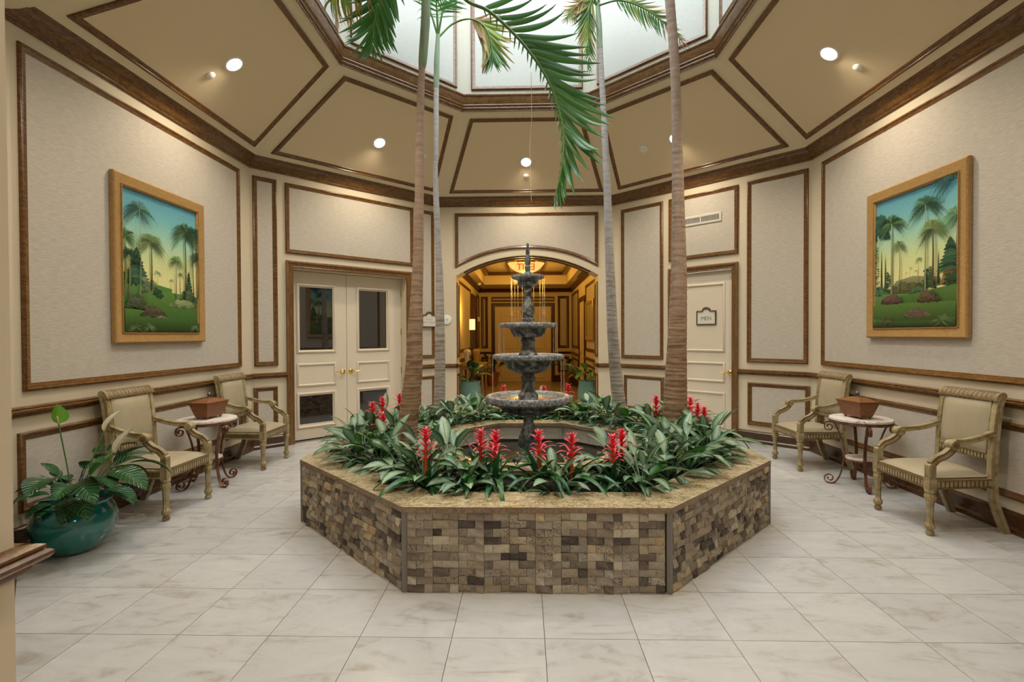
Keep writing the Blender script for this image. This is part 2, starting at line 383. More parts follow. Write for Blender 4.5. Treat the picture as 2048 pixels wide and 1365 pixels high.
def text(body, size, mt, parent, M, name='lettering', ext=.0008, align='CENTER'):
    cu = bpy.data.curves.new(name, 'FONT'); cu.body = body; cu.size = size; cu.align_x = align; cu.align_y = 'CENTER'; cu.extrude = ext
    tmp = bpy.data.objects.new('tmp_text', cu); COL.objects.link(tmp)
    dg = bpy.context.evaluated_depsgraph_get(); me = bpy.data.meshes.new_from_object(tmp.evaluated_get(dg)); me.name = name
    bpy.data.objects.remove(tmp); bpy.data.curves.remove(cu); me.materials.clear(); me.materials.append(mt)
    return mk(name, me, parent, M)
RX90 = Matrix.Rotation(pi/2, 4, 'X')

# ------------------------------------------------------------------ room shell
A = 3.43; SIDE = 2*A*T
ANG = {'left': 180, 'back_left': 135, 'back': 90, 'back_right': 45, 'right': 0, 'front_right': -45, 'front': -90, 'front_left': -135}
CAMP = Vector((-.0418, -4.689, 1.4947)); KS = 1.049
K = Matrix.Translation(CAMP) @ Matrix.Scale(KS, 4) @ Matrix.Translation(-CAMP)   # true size of the room shell (survey units to metres)
ZF = CAMP.z*(1-1/KS)                                                            # floor level in survey units
def wallM(w, a=A): return K @ wallM0(w, a)
def wallM0(w, a=A):
    th = radians(ANG[w]); fw = Vector((cos(th), sin(th), 0)); r = Vector((fw.y, -fw.x, 0)); o = fw*a - r*(a*T)
    return Matrix(((r.x, fw.x, 0, o.x), (r.y, fw.y, 0, o.y), (0, 0, 1, 0), (0, 0, 0, 1)))
PANEL_PROF = [(0, 0), (0, .016), (.006, .024), (.014, .027), (.021, .024), (.025, .017), (.034, .015), (.043, .010), (.052, .009), (.055, .004), (.055, 0)]
RAIL = [(0, 0), (.016, 0), (.020, .004), (.022, .012), (.022, .016), (.030, .020), (.044, .026), (.050, .034), (.050, .042), (.044, .047), (.036, .049), (.040, .054), (.040, .060), (.026, .066), (0, .068)]
BASE = [(0, 0), (.030, 0), (.034, .02), (.034, .045), (.026, .06), (.022, .065), (.022, .15), (.026, .16), (.028, .18), (.020, .195), (.012, .205), (0, .21)]
CROWN = [(0, 3.58), (.018, 3.58), (.022, 3.592), (.018, 3.602), (.026, 3.612), (.032, 3.622), (.038, 3.645), (.055, 3.672), (.078, 3.69), (.085, 3.694), (.088, 3.706), (.098, 3.712), (.104, 3.724), (.104, 3.735), (0, 3.74)]
FLUTE = PANEL_PROF
def linear(mb, prof, u0, u1, z0=0, m0=True, m1=True, length=SIDE):
    """prof (n,z); mitred into the octagon corners where m0/m1"""
    rows = [[(u0+(n*T if m0 else 0), -n, z+z0), (u1-(n*T if m1 else 0), -n, z+z0)] for n, z in prof]
    mb.grid(rows); k = len(prof)
    mb.add([r[0] for r in rows], [tuple(range(k))]); mb.add([r[1] for r in rows], [tuple(range(k))[::-1]])
def panel(wall, poly, paper=m_paper, w=1.0):
    b = MB(); b.sweep_poly(poly, [(o*w, h) for o, h in PANEL_PROF]); b.obj('panel_moulding', m_wood, wall, smooth=35)
    if paper:
        q = inset(poly, .05*w); p = MB(); n = len(q)
        p.add([(x, -.006, y) for x, y in q]+[(x, .002, y) for x, y in q], [tuple(range(n))]+[(i, i+n, (i+1) % n+n, (i+1) % n) for i in range(n)])
        p.obj('wallpaper_panel', paper, wall)
def make_wall(w, outline=None, thick=.15, a=A):
    """outline polygon in (u,z); slab extruded outward"""
    t = thick
    if outline is None: ex = .2 if w in ('front_left', 'front_right', 'left') else 0; outline = [(-ex, .03), (SIDE+ex, .03), (SIDE+ex, 3.8), (-ex, 3.8)]
    b = MB(); n = len(outline)
    b.add([(u, 0, z) for u, z in outline]+[(u, t, z) for u, z in outline], [tuple(range(n)), tuple(range(n, 2*n))[::-1]]+[(i, i+n, (i+1) % n+n, (i+1) % n) for i in range(n)])
    o = b.obj('wall_'+w, m_paint); o.matrix_world = wallM(w, a); struct(o); return o
def seg_trim(w, name, prof, spans, z0=0, mt=m_wood, mats=None):
    b = MB()
    for u0, u1, m0, m1 in spans: linear(b, prof, u0, u1, z0, m0, m1)
    o = b.obj(name, mt, smooth=35); o.matrix_world = wallM(w); return struct(o)

wl = {}
for w in ('left', 'right', 'front_left', 'front_right'): wl[w] = make_wall(w)
FLS = Matrix.Translation((0, -.126, 0)); wl['front_left'].matrix_world = FLS @ wallM('front_left')     # this wall stands a little further back
DZ = 2.375
def door_outline(u0, u1, z): return [(0, .03), (u0, .03), (u0, z), (u1, z), (u1, .03), (SIDE, .03), (SIDE, 3.8), (0, 3.8)]
DL = (.509, 2.216); DR = (1.05, 1.897)
wl['back_left'] = make_wall('back_left', door_outline(DL[0], DL[1], DZ), .30)
wl['back_right'] = make_wall('back_right', door_outline(DR[0], DR[1], DZ), .30)
ARC_C = SIDE/2+.009; ARC_H = 1.158; SPR = 2.46; RISE = .326; ARC_R = (ARC_H**2+RISE**2)/(2*RISE)
def arc_pts(c, half, spring, rise, n=28, rev=False):
    R = (half**2+rise**2)/(2*rise); a = math.asin(half/R); pts = []
    for i in range(n+1):
        q = -a+2*a*i/n; pts.append((c+R*sin(q), spring+rise-R+R*cos(q)))
    return pts[::-1] if rev else pts
def arch_outline(c, half, ex=0, z0=.03, top=3.8): return [(-ex, z0), (c-half, z0)]+arc_pts(c, half, SPR, RISE)+[(c+half, z0), (SIDE+ex, z0), (SIDE+ex, top), (-ex, top)]
wl['back'] = make_wall('back', arch_outline(ARC_C, ARC_H), .40)
FHW = 1.245; FM = wallM0('front') @ Matrix.Translation((0, .12, 0))
wl['front'] = make_wall('front', arch_outline(SIDE/2, FHW, .25, -.02, 4.1), .40); wl['front'].matrix_world = FM

# panels of every wall
panel(wl['left'], rect(.010, 1.125, 2.60, 3.48)); panel(wl['left'], rect(-.030, .31, 2.60, .85))
panel(wl['right'], rect(.225, 1.125, 2.80, 3.48)); panel(wl['right'], rect(.225, .31, 2.80, .85))
for w in ('front_left', 'front_right'):
    panel(wl[w], rect(.2, 1.125, 2.64, 3.48)); panel(wl[w], rect(.2, .31, 2.64, .85))
W_ = wl['back_left']
panel(W_, rect(.030, 1.115, .315, 3.49)); panel(W_, rect(.020, .31, .305, .85))
panel(W_, rect(.42, 2.572, 2.345, 3.48)); panel(W_, rect(2.42, 1.125, 2.735, 3.48)); panel(W_, rect(2.42, .31, 2.735, .84))
W_ = wl['back_right']
panel(W_, rect(.142, 1.115, .874, 3.475)); panel(W_, rect(.19, .31, .885, .848)); panel(W_, rect(.968, 2.567, 1.976, 3.477))
panel(W_, rect(2.09, 1.122, 2.81, 3.49)); panel(W_, rect(2.10, .30, 2.83, .857))
panel(wl['back'], [(.262, 2.592)]+arc_pts(ARC_C, 1.160, 2.592, .308)[1:-1]+[(2.583, 2.592), (2.583, 3.475), (.262, 3.475)])
panel(wl['front'], [(.262, 2.592)]+arc_pts(SIDE/2, 1.160, 2.592, .308)[1:-1]+[(2.583, 2.592), (2.583, 3.475), (.262, 3.475)])

# rails, baseboards, crown
CL, CR = .421, 2.307       # left double door casing, outer
KL, KR = .967, 1.976       # right door casing, outer
full = [(0, SIDE, True, True)]
spans = {'left': [(-.12, SIDE, True, True)], 'right': full, 'front_left': full, 'front_right': full,
         'back_left': [(0, CL, True, False), (CR, SIDE, False, True)], 'back_right': [(0, KL, True, False), (KR, SIDE, False, True)],
         'back': [(0, ARC_C-ARC_H, True, False), (ARC_C+ARC_H, SIDE, False, True)]}
for i, (w, sp) in enumerate(spans.items()):
    o1 = seg_trim(w, 'trim_%d' % (i+1), RAIL, sp, .958)
    o2 = seg_trim(w, 'baseboard_'+w, [(n, z*.74) for n, z in BASE], sp, ZF, m_base)
    if w == 'front_left': o1.matrix_world = o2.matrix_world = FLS @ wallM(w)
for i, w in enumerate(ANG):
    o = seg_trim(w, 'trim_%d' % (i+11), CROWN, spans['left'] if w == 'left' else full)
    if w == 'front_left': o.matrix_world = FLS @ o.matrix_world
    if w == 'front': o.matrix_world = Matrix.Translation((0, -.175, 0)) @ o.matrix_world

# arch reveals: jamb panels, chair rail returning through the opening, soffit moulding
def reveals(wallo, c, half, depth, zf, zr):
    for sgn in (-1, 1):
        u = c+sgn*half
        # local frame on the jamb: X along depth, -Y towards opening
        if sgn < 0: M = Matrix(((0, -1, 0, u), (1, 0, 0, 0), (0, 0, 1, 0), (0, 0, 0, 1)))
        else: M = Matrix(((0, 1, 0, u), (-1, 0, 0, depth), (0, 0, 1, 0), (0, 0, 0, 1)))
        for z0, z1 in ((1.125, 2.36), (.31, .85)):
            b = MB(); b.sweep_poly(rect(.07, z0, depth-.07, z1), [(o*.75, h*.75) for o, h in PANEL_PROF]); b.obj('jamb_moulding', m_wood, wallo, smooth=35, M=M)
        b = MB(); rows = [[(-n, -n, z+zr), (depth+n, -n, z+zr)] for n, z in RAIL]; b.grid(rows); k = len(RAIL)
        b.add([r[0] for r in rows], [tuple(range(k))]); b.add([r[1] for r in rows], [tuple(range(k))[::-1]]); b.obj('jamb_rail', m_wood, wallo, smooth=35, M=M)
        b = MB(); rows = [[(-n, -n, z*.74+zf), (depth+n, -n, z*.74+zf)] for n, z in BASE]; b.grid(rows); k = len(BASE)
        b.add([r[0] for r in rows], [tuple(range(k))]); b.add([r[1] for r in rows], [tuple(range(k))[::-1]]); b.obj('jamb_baseboard', m_wood, wallo, smooth=35, M=M)
        b = MB(); R2 = (half**2+RISE**2)/(2*RISE); am = math.asin((half-.12)/R2)
        # one rail of the soffit frame
        y0 = .07 if sgn < 0 else depth-.11
        rows = []
        for i in range(25):
            q = -am+2*am*i/24; rr = R2-.018
            rows.append([(c+R2*sin(q), y0, SPR+RISE-R2+R2*cos(q)), (c+rr*sin(q), y0, SPR+RISE-R2+rr*cos(q)), (c+rr*sin(q), y0+.04, SPR+RISE-R2+rr*cos(q)), (c+R2*sin(q), y0+.04, SPR+RISE-R2+R2*cos(q))])
        b.grid(rows, True); b.obj('soffit_moulding', m_wood, wallo)
reveals(wl['back'], ARC_C, ARC_H, .40, ZF, .958)
reveals(wl['front'], SIDE/2, FHW, .40, 0, .932)
b = MB()
for u0, u1 in ((-.2, SIDE/2-FHW), (SIDE/2+FHW, SIDE+.2)): linear(b, RAIL, u0, u1, .932, False, False)
o = struct(b.obj('trim_20', m_wood, smooth=35)); o.matrix_world = FM

# ------------------------------------------------------------------ floor
fb = MB(); fb.box(-4.0, -9.2, -.10, 4.0, 11.5, -.008)
floor = struct(fb.obj('floor', m_grout))
RC = ((CAMP*(1-KS)).x, (CAMP*(1-KS)).y)      # centre of the room
def clip(poly, a):
    for k in range(8):
        th = k*pi/4; nx, ny = cos(th), sin(th); out = []
        for i in range(len(poly)):
            p, q = poly[i], poly[(i+1) % len(poly)]; dp = (p[0]-RC[0])*nx+(p[1]-RC[1])*ny-a; dq = (q[0]-RC[0])*nx+(q[1]-RC[1])*ny-a
            if dp <= 0: out.append(p)
            if dp*dq < 0: t = dp/(dp-dq); out.append((p[0]+(q[0]-p[0])*t, p[1]+(q[1]-p[1])*t))
        poly = out
        if len(poly) < 3: return []
    return poly
S = .4572; X0, Y0 = -2.233, -2.255; G = .0016; PC = (.0234, .04)
tile_me = None
for i in range(-4, 14):
    for j in range(-4, 14):
        x0, y0 = X0+i*S, Y0+j*S; x1, y1 = x0+S, y0+S
        P = [(x0+G, y0+G), (x1-G, y0+G), (x1-G, y1-G), (x0+G, y1-G)]
        if y1 < -3.05: continue
        if all(max(abs(p[0]-PC[0]), abs(p[1]-PC[1]), (abs(p[0]-PC[0])+abs(p[1]-PC[1]))*.7071) < 1.80 for p in P): continue
        Q = clip(P, A*KS+.02)
        if len(Q) < 3: continue
        cx, cy = (x0+x1)/2, (y0+y1)/2
        if len(Q) == 4 and abs(Q[2][0]-Q[0][0]) > S*.98 and abs(Q[2][1]-Q[0][1]) > S*.98:
            if tile_me is None:
                b = MB(); h = S/2-G; b.prism([(-h, -h), (h, -h), (h, h), (-h, h)], -.010, 0); tile_me = b.mesh('floor_tile', m_tile)
            mk('floor_tile', tile_me, floor, Matrix.Translation((cx, cy, 0)))
        else:
            b = MB(); b.prism([(x-cx, y-cy) for x, y in Q], -.010, 0); b.obj('floor_tile', m_tile, floor, M=Matrix.Translation((cx, cy, 0)))
b = MB(); b.box(-1.6, 3.80, -.006, 1.6, 11.3, 0); b.obj('hall_floor', m_hallfloor, floor)
b = MB(); b.box(-3.2, -9.0, -.006, 3.2, -3.05, -.001); b.obj('lobby_floor', m_hallfloor, floor)

# ------------------------------------------------------------------ ceiling (eight sloping panels round the skylight)
SL = .648; ZC = 3.72; AC = 3.33; AI = 2.08
def cz(a): return ZC+SL*(AC-a)
b = MB()
for k in range(8):
    o_, i_ = octa(3.62), octa(AI); m = (k+1) % 8
    b.add([(*o_[k], cz(3.62)), (*o_[m], cz(3.62)), (*i_[m], cz(AI)), (*i_[k], cz(AI))], [(3, 2, 1, 0)])
    b.add([(*o_[k], cz(3.62)+.06), (*o_[m], cz(3.62)+.06), (*i_[m], cz(AI)+.06), (*i_[k], cz(AI)+.06)], [(0, 1, 2, 3)])
ceiling = struct(b.obj('ceiling', m_ceil_border)); ceiling.matrix_world = K
sl_len = sqrt(1+SL*SL)
def ceilM(w): return K @ ceilM0(w)
def ceilM0(w):
    """X right, Z up the slope, -Y into the room; origin on the sloping plane at apothem AC"""
    th = radians(ANG[w]); fw = Vector((cos(th), sin(th), 0)); r = Vector((fw.y, -fw.x, 0)); up = (-fw+Vector((0, 0, SL)))/sl_len; y = up.cross(r)
    o = fw*AC+Vector((0, 0, ZC)); return Matrix(((r.x, y.x, up.x, o.x), (r.y, y.y, up.y, o.y), (r.z, y.z, up.z, o.z), (0, 0, 0, 1)))
def vs(a): return (AC-a)*sl_len
for w in ANG:
    a0, a1, m = 3.262, 2.178, .130
    poly = [(-(a0*T-m), vs(a0)), (a0*T-m, vs(a0)), (a1*T-m, vs(a1)), (-(a1*T-m), vs(a1))]
    b = MB(); b.sweep_poly(poly, PANEL_PROF); b.obj('ceiling_moulding', m_wood, ceiling, smooth=35, M=ceilM0(w))
    q = inset(poly, .05); p = MB(); p.add([(x, -.004, y) for x, y in q]+[(x, .01, y) for x, y in q], [(0, 1, 2, 3)]+[(i, i+4, (i+1) % 4+4, (i+1) % 4) for i in range(4)]); p.obj('ceiling_panel', m_ceil, ceiling, M=ceilM0(w))

# skylight shaft above
LZ0, LZ1 = 4.53, 7.2; LS = 2*AI*T
for w in ANG:
    b = MB(); b.box(-.06, 0, LZ0, LS+.06, .12, LZ1)
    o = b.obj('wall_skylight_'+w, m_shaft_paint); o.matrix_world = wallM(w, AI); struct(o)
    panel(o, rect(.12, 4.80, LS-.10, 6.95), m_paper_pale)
LC = [(0, 4.515), (.012, 4.515), (.012, 4.535), (.024, 4.54), (.030, 4.555), (.026, 4.568), (.034, 4.575), (.040, 4.59), (.036, 4.60), (.040, 4.612), (.050, 4.65), (.056, 4.69), (.066, 4.70), (.070, 4.715), (.066, 4.728), (0, 4.73)]
for i, w in enumerate(ANG):
    b = MB(); linear(b, LC, 0, LS); o = struct(b.obj('trim_%d' % (i+31), m_wood, smooth=35)); o.matrix_world = wallM(w, AI)
b = MB(); b.ring_prism(octa(2.2), octa(1.98), LZ1, LZ1+.1)
for k in range(8):
    x, y = octa(2.1)[k]; b.tube([(x, y, LZ1+.08), (0, 0, LZ1+1.1)], .025, 6)
struct(b.obj('window_1', m_white)).matrix_world = K

# ------------------------------------------------------------------ lobby behind the camera, hall beyond the arch
b = MB()
b.box(-3.2, -9.1, 0, 3.2, -9.0, 3.2); b.box(-3.3, -9.1, 0, -3.2, -3.9, 3.2); b.box(3.2, -9.1, 0, 3.3, -3.9, 3.2)
b.box(-3.3, -9.1, 3.2, 3.3, -3.9, 3.3); b.box(-3.3, -4.05, 0, -1.40, -3.97, 3.2); b.box(1.40, -4.05, 0, 3.3, -3.96, 3.2); b.box(-3.3, -4.05, 2.85, 3.3, -3.97, 4.1)
struct(b.obj('wall_lobby', m_lobby))
HY0, HY1, HXL, HXR = 4.245, 11.16, -1.474, 1.464
b = MB(); b.box(HXL-.1, HY0, -.02, HXL, HY1+.1, 3.5); hl = struct(b.obj('wall_hall_left', m_paint))
b = MB(); b.box(HXR, HY0, -.02, HXR+.1, HY1+.1, 3.5); hr = struct(b.obj('wall_hall_right', m_paint))
b = MB(); b.box(HXL, HY1, -.02, HXR, HY1+.1, 3.5); hb = struct(b.obj('wall_hall_back', m_paint))
b = MB(); b.box(HXL, HY0, 2.955, -1.18, HY1, 3.05); b.box(1.18, HY0, 2.955, HXR, HY1, 3.05); b.box(-1.18, 9.75, 2.955, 1.18, HY1, 3.05); b.box(-1.18, HY0, 2.955, 1.18, 4.55, 3.05)
b.box(-1.2, HY0, 3.05, -1.18, HY1, 3.33); b.box(1.18, HY0, 3.05, 1.2, HY1, 3.33); b.box(-1.18, 9.75, 3.05, 1.18, 9.77, 3.33); b.box(-1.2, HY0, 3.30, 1.2, HY1, 3.36)
b.box(-1.6, 4.2, 3.36, 1.6, 11.3, 3.42)
hc = struct(b.obj('ceiling_hall', m_paint))
# tray mouldings: each rail its own piece
for x0, y0, x1, y1 in ((-1.18, 4.55, -1.05, 9.75), (1.05, 4.55, 1.18, 9.75), (-1.05, 9.62, 1.05, 9.75), (-.48, 4.55, -.42, 9.62), (.42, 4.55, .48, 9.62), (-1.05, 6.9, 1.05, 6.98)):
    b = MB(); b.box(x0, y0, 3.21 if x1-x0 > .1 and (abs(x0) > 1 or y0 > 9) else 3.27, x1, y1, 3.305); b.obj('tray_moulding', m_hallwood, hc)
hallcrown = [(0, 2.84), (.02, 2.84), (.025, 2.87), (.05, 2.91), (.09, 2.94), (.1, 2.956), (0, 2.957)]
def hallM(side):
    if side == 'left': return Matrix(((0, -1, 0, HXL), (1, 0, 0, HY0), (0, 0, 1, 0), (0, 0, 0, 1)))
    if side == 'right': return Matrix(((0, 1, 0, HXR), (-1, 0, 0, HY1), (0, 0, 1, 0), (0, 0, 0, 1)))
    return Matrix(((1, 0, 0, HXL), (0, 1, 0, HY1), (0, 0, 1, 0), (0, 0, 0, 1)))
HL = HY1-HY0; HW = HXR-HXL
class Sub:  # panels parented to a hall wall through the wall's own frame
    pass
def hpanel(wall, side, poly, paper=True, w=1.5):
    b = MB(); b.sweep_poly(poly, [(o*w, h) for o, h in PANEL_PROF]); b.obj('panel_moulding', m_hallwood, wall, smooth=35, M=hallM(side))
    if paper:
        q = inset(poly, .05*w); p = MB(); p.add([(x, -.005, y) for x, y in q], [tuple(range(len(q)))]); p.obj('wallpaper_panel', m_paper, wall, M=hallM(side))
for i, (side, L, wo, sp) in enumerate((('left', HL, hl, [(0, 4.49), (6.03, HL)]), ('right', HL, hr, [(0, 2.30), (3.62, HL)]), ('back', HW, hb, [(0, .402), (2.402, HW)]))):
    for nm, prof, zz in (('crown', hallcrown, 0), ('rail', RAIL, .89), ('base', BASE, 0)):
        b = MB()
        for u0, u1 in ([(0, L)] if nm == 'crown' else sp):
            rows = [[(u0, -n, z+zz), (u1, -n, z+zz)] for n, z in prof]; b.grid(rows)
        o = struct(b.obj({'crown': 'trim_%d' % (51+i), 'rail': 'trim_%d' % (54+i), 'base': 'baseboard_hall_'+side}[nm], m_hallwood, smooth=35)); o.matrix_world = hallM(side)
# back wall panels: u = x - HXL
hpanel(hb, 'back', rect(.07, 1.07, .285, 2.71)); hpanel(hb, 'back', rect(2.50, 1.07, 2.856, 2.72)); hpanel(hb, 'back', rect(.40, 2.55, 2.40, 2.70), w=1.0)
hpanel(hb, 'back', rect(.07, .30, .285, .80)); hpanel(hb, 'back', rect(2.50, .30, 2.856, .80))
# right wall: u = HY1 - y
hpanel(hr, 'right', rect(.33, 1.10, 2.05, 2.74), w=1.3); hpanel(hr, 'right', rect(3.75, 1.10, 6.7, 2.68), w=1.3); hpanel(hr, 'right', rect(.33, .3, 2.05, .80), w=1.2); hpanel(hr, 'right', rect(3.75, .3, 6.7, .80), w=1.2)
# left wall: u = y - HY0
hpanel(hl, 'left', rect(.3, 1.10, 4.33, 2.70), w=1.3); hpanel(hl, 'left', rect(6.10, 1.10, 6.78, 2.72), w=1.3); hpanel(hl, 'left', rect(.3, .3, 4.33, .80), w=1.2)

# ------------------------------------------------------------------ doors
DP = [(0, 0), (0, .008), (.010, .016), (.022, .016), (.032, .006), (.034, 0)]
def casing(wallo, u0, u1, z1, w=.09, d=.035, z0=0, name='door_casing', mt=m_woodv):
    prof = [(0, 0), (0, d), (.012, d+.006), (.03, d+.004), (.036, d-.006), (.07, d-.012), (.078, d-.006), (w, d-.010), (w, -.02)]
    path = [(u0, z0), (u0, z1), (u1, z1), (u1, z0)]
    b = MB(); rows = [[(p[0], -h, p[1]) for p in inset(path, -o, False)] for o, h in prof]
    b.grid(rows); k = len(prof); b.add([r[0] for r in rows], [tuple(range(k))]); b.add([r[-1] for r in rows], [tuple(range(k))[::-1]])
    return b.obj(name, mt, wallo, smooth=35)
casing(wl['back_left'], CL, CR, 2.478, z0=ZF); casing(wl['back_right'], KL, KR, 2.455, .08, z0=ZF)
def leaf_door(M, name, u0, u1, z0, z1, openings, panels, mt=m_door, th=.045, mw=1.0, moff=0):
    """slab with real openings for panes (built from stiles and rails), local frame M"""
    xs = sorted({u0, u1, *[o[0] for o in openings], *[o[2] for o in openings]}); zs = sorted({z0, z1, *[o[1] for o in openings], *[o[3] for o in openings]})
    b = MB()
    for i in range(len(xs)-1):
        for j in range(len(zs)-1):
            cx, cz_ = (xs[i]+xs[i+1])/2, (zs[j]+zs[j+1])/2
            if any(o[0] < cx < o[2] and o[1] < cz_ < o[3] for o in openings): continue
            b.box(xs[i], 0, zs[j], xs[i+1], th, zs[j+1])
    o = struct(b.obj(name, mt)); o.matrix_world = M
    for q in panels:
        p = MB(); p.sweep_poly(rect(*q), [(a*mw, h) for a, h in DP]); p.obj('door_moulding', mt, o, smooth=40)
    for q in openings:
        p = MB(); p.box(q[0]-.004, .018, q[1]-.004, q[2]+.004, .026, q[3]+.004); p.obj('glass_pane', m_glass, o)
    return o
def lever(parent, u, z, side):
    b = MB(); b.M = Matrix.Translation((u, 0, z)) @ RX90; b.lathe([(.001, -.001), (.033, 0), (.034, .006), (.022, .013), (.012, .018), (.011, .045), (.001, .046)], 20, caps=False)
    b.M = Matrix(); b.tube([(u, -.04, z), (u+side*.03, -.048, z), (u+side*.07, -.047, z-.004), (u+side*.115, -.044, z+.002)], [.010, .009, .008, .006], 8)
    b.obj('door_handle', m_brass, parent, smooth=40)
ML = wallM('back_left') @ Matrix.Translation((0, .15, 0))
dl = leaf_door(ML, 'door_1', DL[0]+.004, 1.312, ZF+.010, DZ-.006, [(.650, 1.300, 1.112, 2.160), (.640, .285, 1.104, .672)], [(.606, 1.258, 1.152, 2.204), (.606, .800, 1.152, 1.118), (.600, .228, 1.148, .720)])
dr = leaf_door(ML, 'door_2', 1.318, DL[1]-.004, ZF+.010, DZ-.006, [(1.512, 1.300, 1.960, 2.160), (1.512, .285, 1.960, .672)], [(1.468, 1.258, 2.004, 2.204), (1.466, .797, 2.004, 1.112), (1.466, .228, 2.004, .720)])
lever(dl, 1.255, .978, -1); lever(dr, 1.375, .980, 1)
for z in (.35, .95, 1.55, 2.15):
    b = MB(); b.M = Matrix.Translation((DL[1]-.006, -.006, z)); b.lathe([(.007, -.05), (.007, .05)], 8); b.obj('door_hinge', m_brass, dr)
b = MB(); b.box(DL[0]-.3, .30, .06, DL[1]+.3, .33, 2.7); o = b.obj('door_backing', m_black, wl['back_left'])  # black sheet stands for the dark room behind the doors
MR = wallM('back_right') @ Matrix.Translation((0, .03, 0))
dm = leaf_door(MR, 'door_3', DR[0]+.003, DR[1]-.003, ZF+.010, DZ-.006, [], [(1.165, 1.245, 1.785, 2.20), (1.165, .825, 1.785, 1.105), (1.165, .20, 1.785, .69)])
lever(dm, 1.853, .968, -1)
# hall double doors
MH = hallM('back')
casing(hb, .402, 2.402, 2.50, .11, mt=m_hallwood).matrix_local = MH
o = leaf_door(MH @ Matrix.Translation((0, -.012, 0)), 'door_4', .51, 1.398, .01, 2.38, [], [(.70, 1.05, 1.25, 2.12), (.70, .12, 1.25, .93)], mw=1.2)
o = leaf_door(MH @ Matrix.Translation((0, -.012, 0)), 'door_5', 1.402, 2.29, .01, 2.38, [], [(1.55, 1.05, 2.10, 2.12), (1.55, .12, 2.10, .93)], mw=1.2)
MHR = hallM('right')
casing(hr, 2.32, 3.60, 2.46, .12, mt=m_hallwood).matrix_local = MHR
o = leaf_door(MHR @ Matrix.Translation((0, -.012, 0)), 'door_6', 2.44, 3.48, .01, 2.34, [], [(2.62, 1.05, 3.30, 2.12), (2.62, .15, 3.30, .93)], mw=1.2); lever(o, 2.56, .98, 1)
MHL = hallM('left')
casing(hl, 4.53, 5.98, 2.62, .14, mt=m_hallwood).matrix_local = MHL
o = leaf_door(MHL @ Matrix.Translation((0, -.02, 0)), 'door_7', 4.67, 5.84, .01, 2.48, [], [(4.83, 1.05, 5.68, 2.3), (4.83, .15, 5.68, .93)], mt=m_armoire, mw=1.4)

# ------------------------------------------------------------------ signs and wall fittings
def wall_thing(name, w, u, z, label, cat, off=0.0):
    o = empty(name, (0, 0, 0), 0, label, cat); o.matrix_world = wallM(w) @ Matrix.Translation((u, off, z)); return o
def plaque(w, u, z, hw, hh, label, off):
    s_ = wall_thing('door_sign', w, u, z, label, 'sign', off)
    f = .014; r = hh*.62
    def outline(d):
        cx = 0; pts = [(-hw+d, -hh+d), (hw-d, -hh+d), (hw-d, hh-d)]; rr = r-d
        a0 = math.asin(min(.95, max(-.95, (-.22*hh+(0 if d else 0))/rr))) if False else 0
        pts += [(rr*cos(q), hh-d+rr*.82*sin(q)) for q in [pi*i/14 for i in range(15)]]
        pts += [(-hw+d, hh-d)]; return pts
    b = MB(); n = len(outline(0)); rows = [[(x, -h, y) for x, y in outline(d)] for d, h in ((0, 0), (0, .014), (.004, .018), (f, .018), (f, .008))]
    b.grid(rows, True); b.obj('sign_frame', m_signwood, s_, smooth=30)
    b = MB(); q = outline(f); b.add([(x, -.009, y) for x, y in q], [tuple(range(n))]); b.obj('sign_face', m_signface, s_)
    return s_, r
s1, r1 = plaque('back_right', 1.523, 1.722, .142, .100, 'small wooden framed MEN plaque with arched crest on the cream door', .03)
text('MEN', .075, m_ink, s1, Matrix.Translation((.0, -.0105, -.012)) @ RX90)
b = MB(); b.M = Matrix.Translation((0, -.0105, .118)) @ RX90
for k in (-1, 0, 1): b.box(-.018, k*.009-.002, 0, .018-.006*abs(k), k*.009+.001, .0015)
b.obj('crest_mark', m_ink, s1)
s2, r2 = plaque('back_left', 2.615, 1.722, .135, .100, 'small arched plaque with two faint text lines beside the double doors', -.026)
b = MB(); random.seed(5)
for row, (x0, x1) in enumerate(((-.062, .062), (-.105, .105))):
    x = x0
    while x < x1:
        wd = random.uniform(.010, .016)
        if not (row == 1 and -.022 < x < -.004): 
            zz = .012-row*.042; b.box(x, -.0102, zz, x+.0035, -.009, zz+.02); b.box(x+wd*.55, -.0102, zz, x+wd*.55+.003, -.009, zz+.02) if random.random() < .5 else b.box(x, -.0102, zz+.016, x+wd*.7, -.009, zz+.02)
            if random.random() < .5: b.box(x, -.0102, zz, x+wd*.7, -.009, zz+.004)
        x += wd+.004
stuff(b.obj('faint_lettering', mat('faint_ink', (.36, .35, .31), .6), s2))
b = MB(); b.M = Matrix.Translation((0, -.0105, .118)) @ RX90; b.box(-.02, -.01, 0, -.014, .012, .001); b.box(-.004, -.01, 0, .002, .012, .001); b.box(.010, -.012, 0, .016, .008, .001); b.obj('crest_mark', m_ink, s2)
p = wall_thing('round_wall_plate', 'back', .122, 1.745, 'round white disc plate on the beige wall left of the arch', 'wall plate')
b = MB(); b.M = RX90; b.lathe([(.078, 0), (.078, .012), (.072, .020), (.05, .023), (.001, .024)], 32, caps=False); b.obj('disc', m_white, p, smooth=40)
b = MB(); b.box(-.028, -.0252, -.004, .022, -.0235, .008); b.box(-.004, -.0252, -.022, .004, -.0235, -.004); b.obj('printed_mark', mat('blue_grey_print', (.3, .36, .48), .5), p)
v = wall_thing('air_vent', 'back_right', 1.455, 3.10, 'long pale air vent grille high on the wall above the MEN door', 'vent', -.006)
b = MB(); b.sweep_poly(rect(-.30, -.068, .30, .068), [(0, 0), (0, .008), (.006, .012), (.030, .012), (.034, .006), (.034, 0)]); b.box(-.008, -.012, -.036, .012, -.002, .036); b.obj('vent_frame', m_ventw, v)
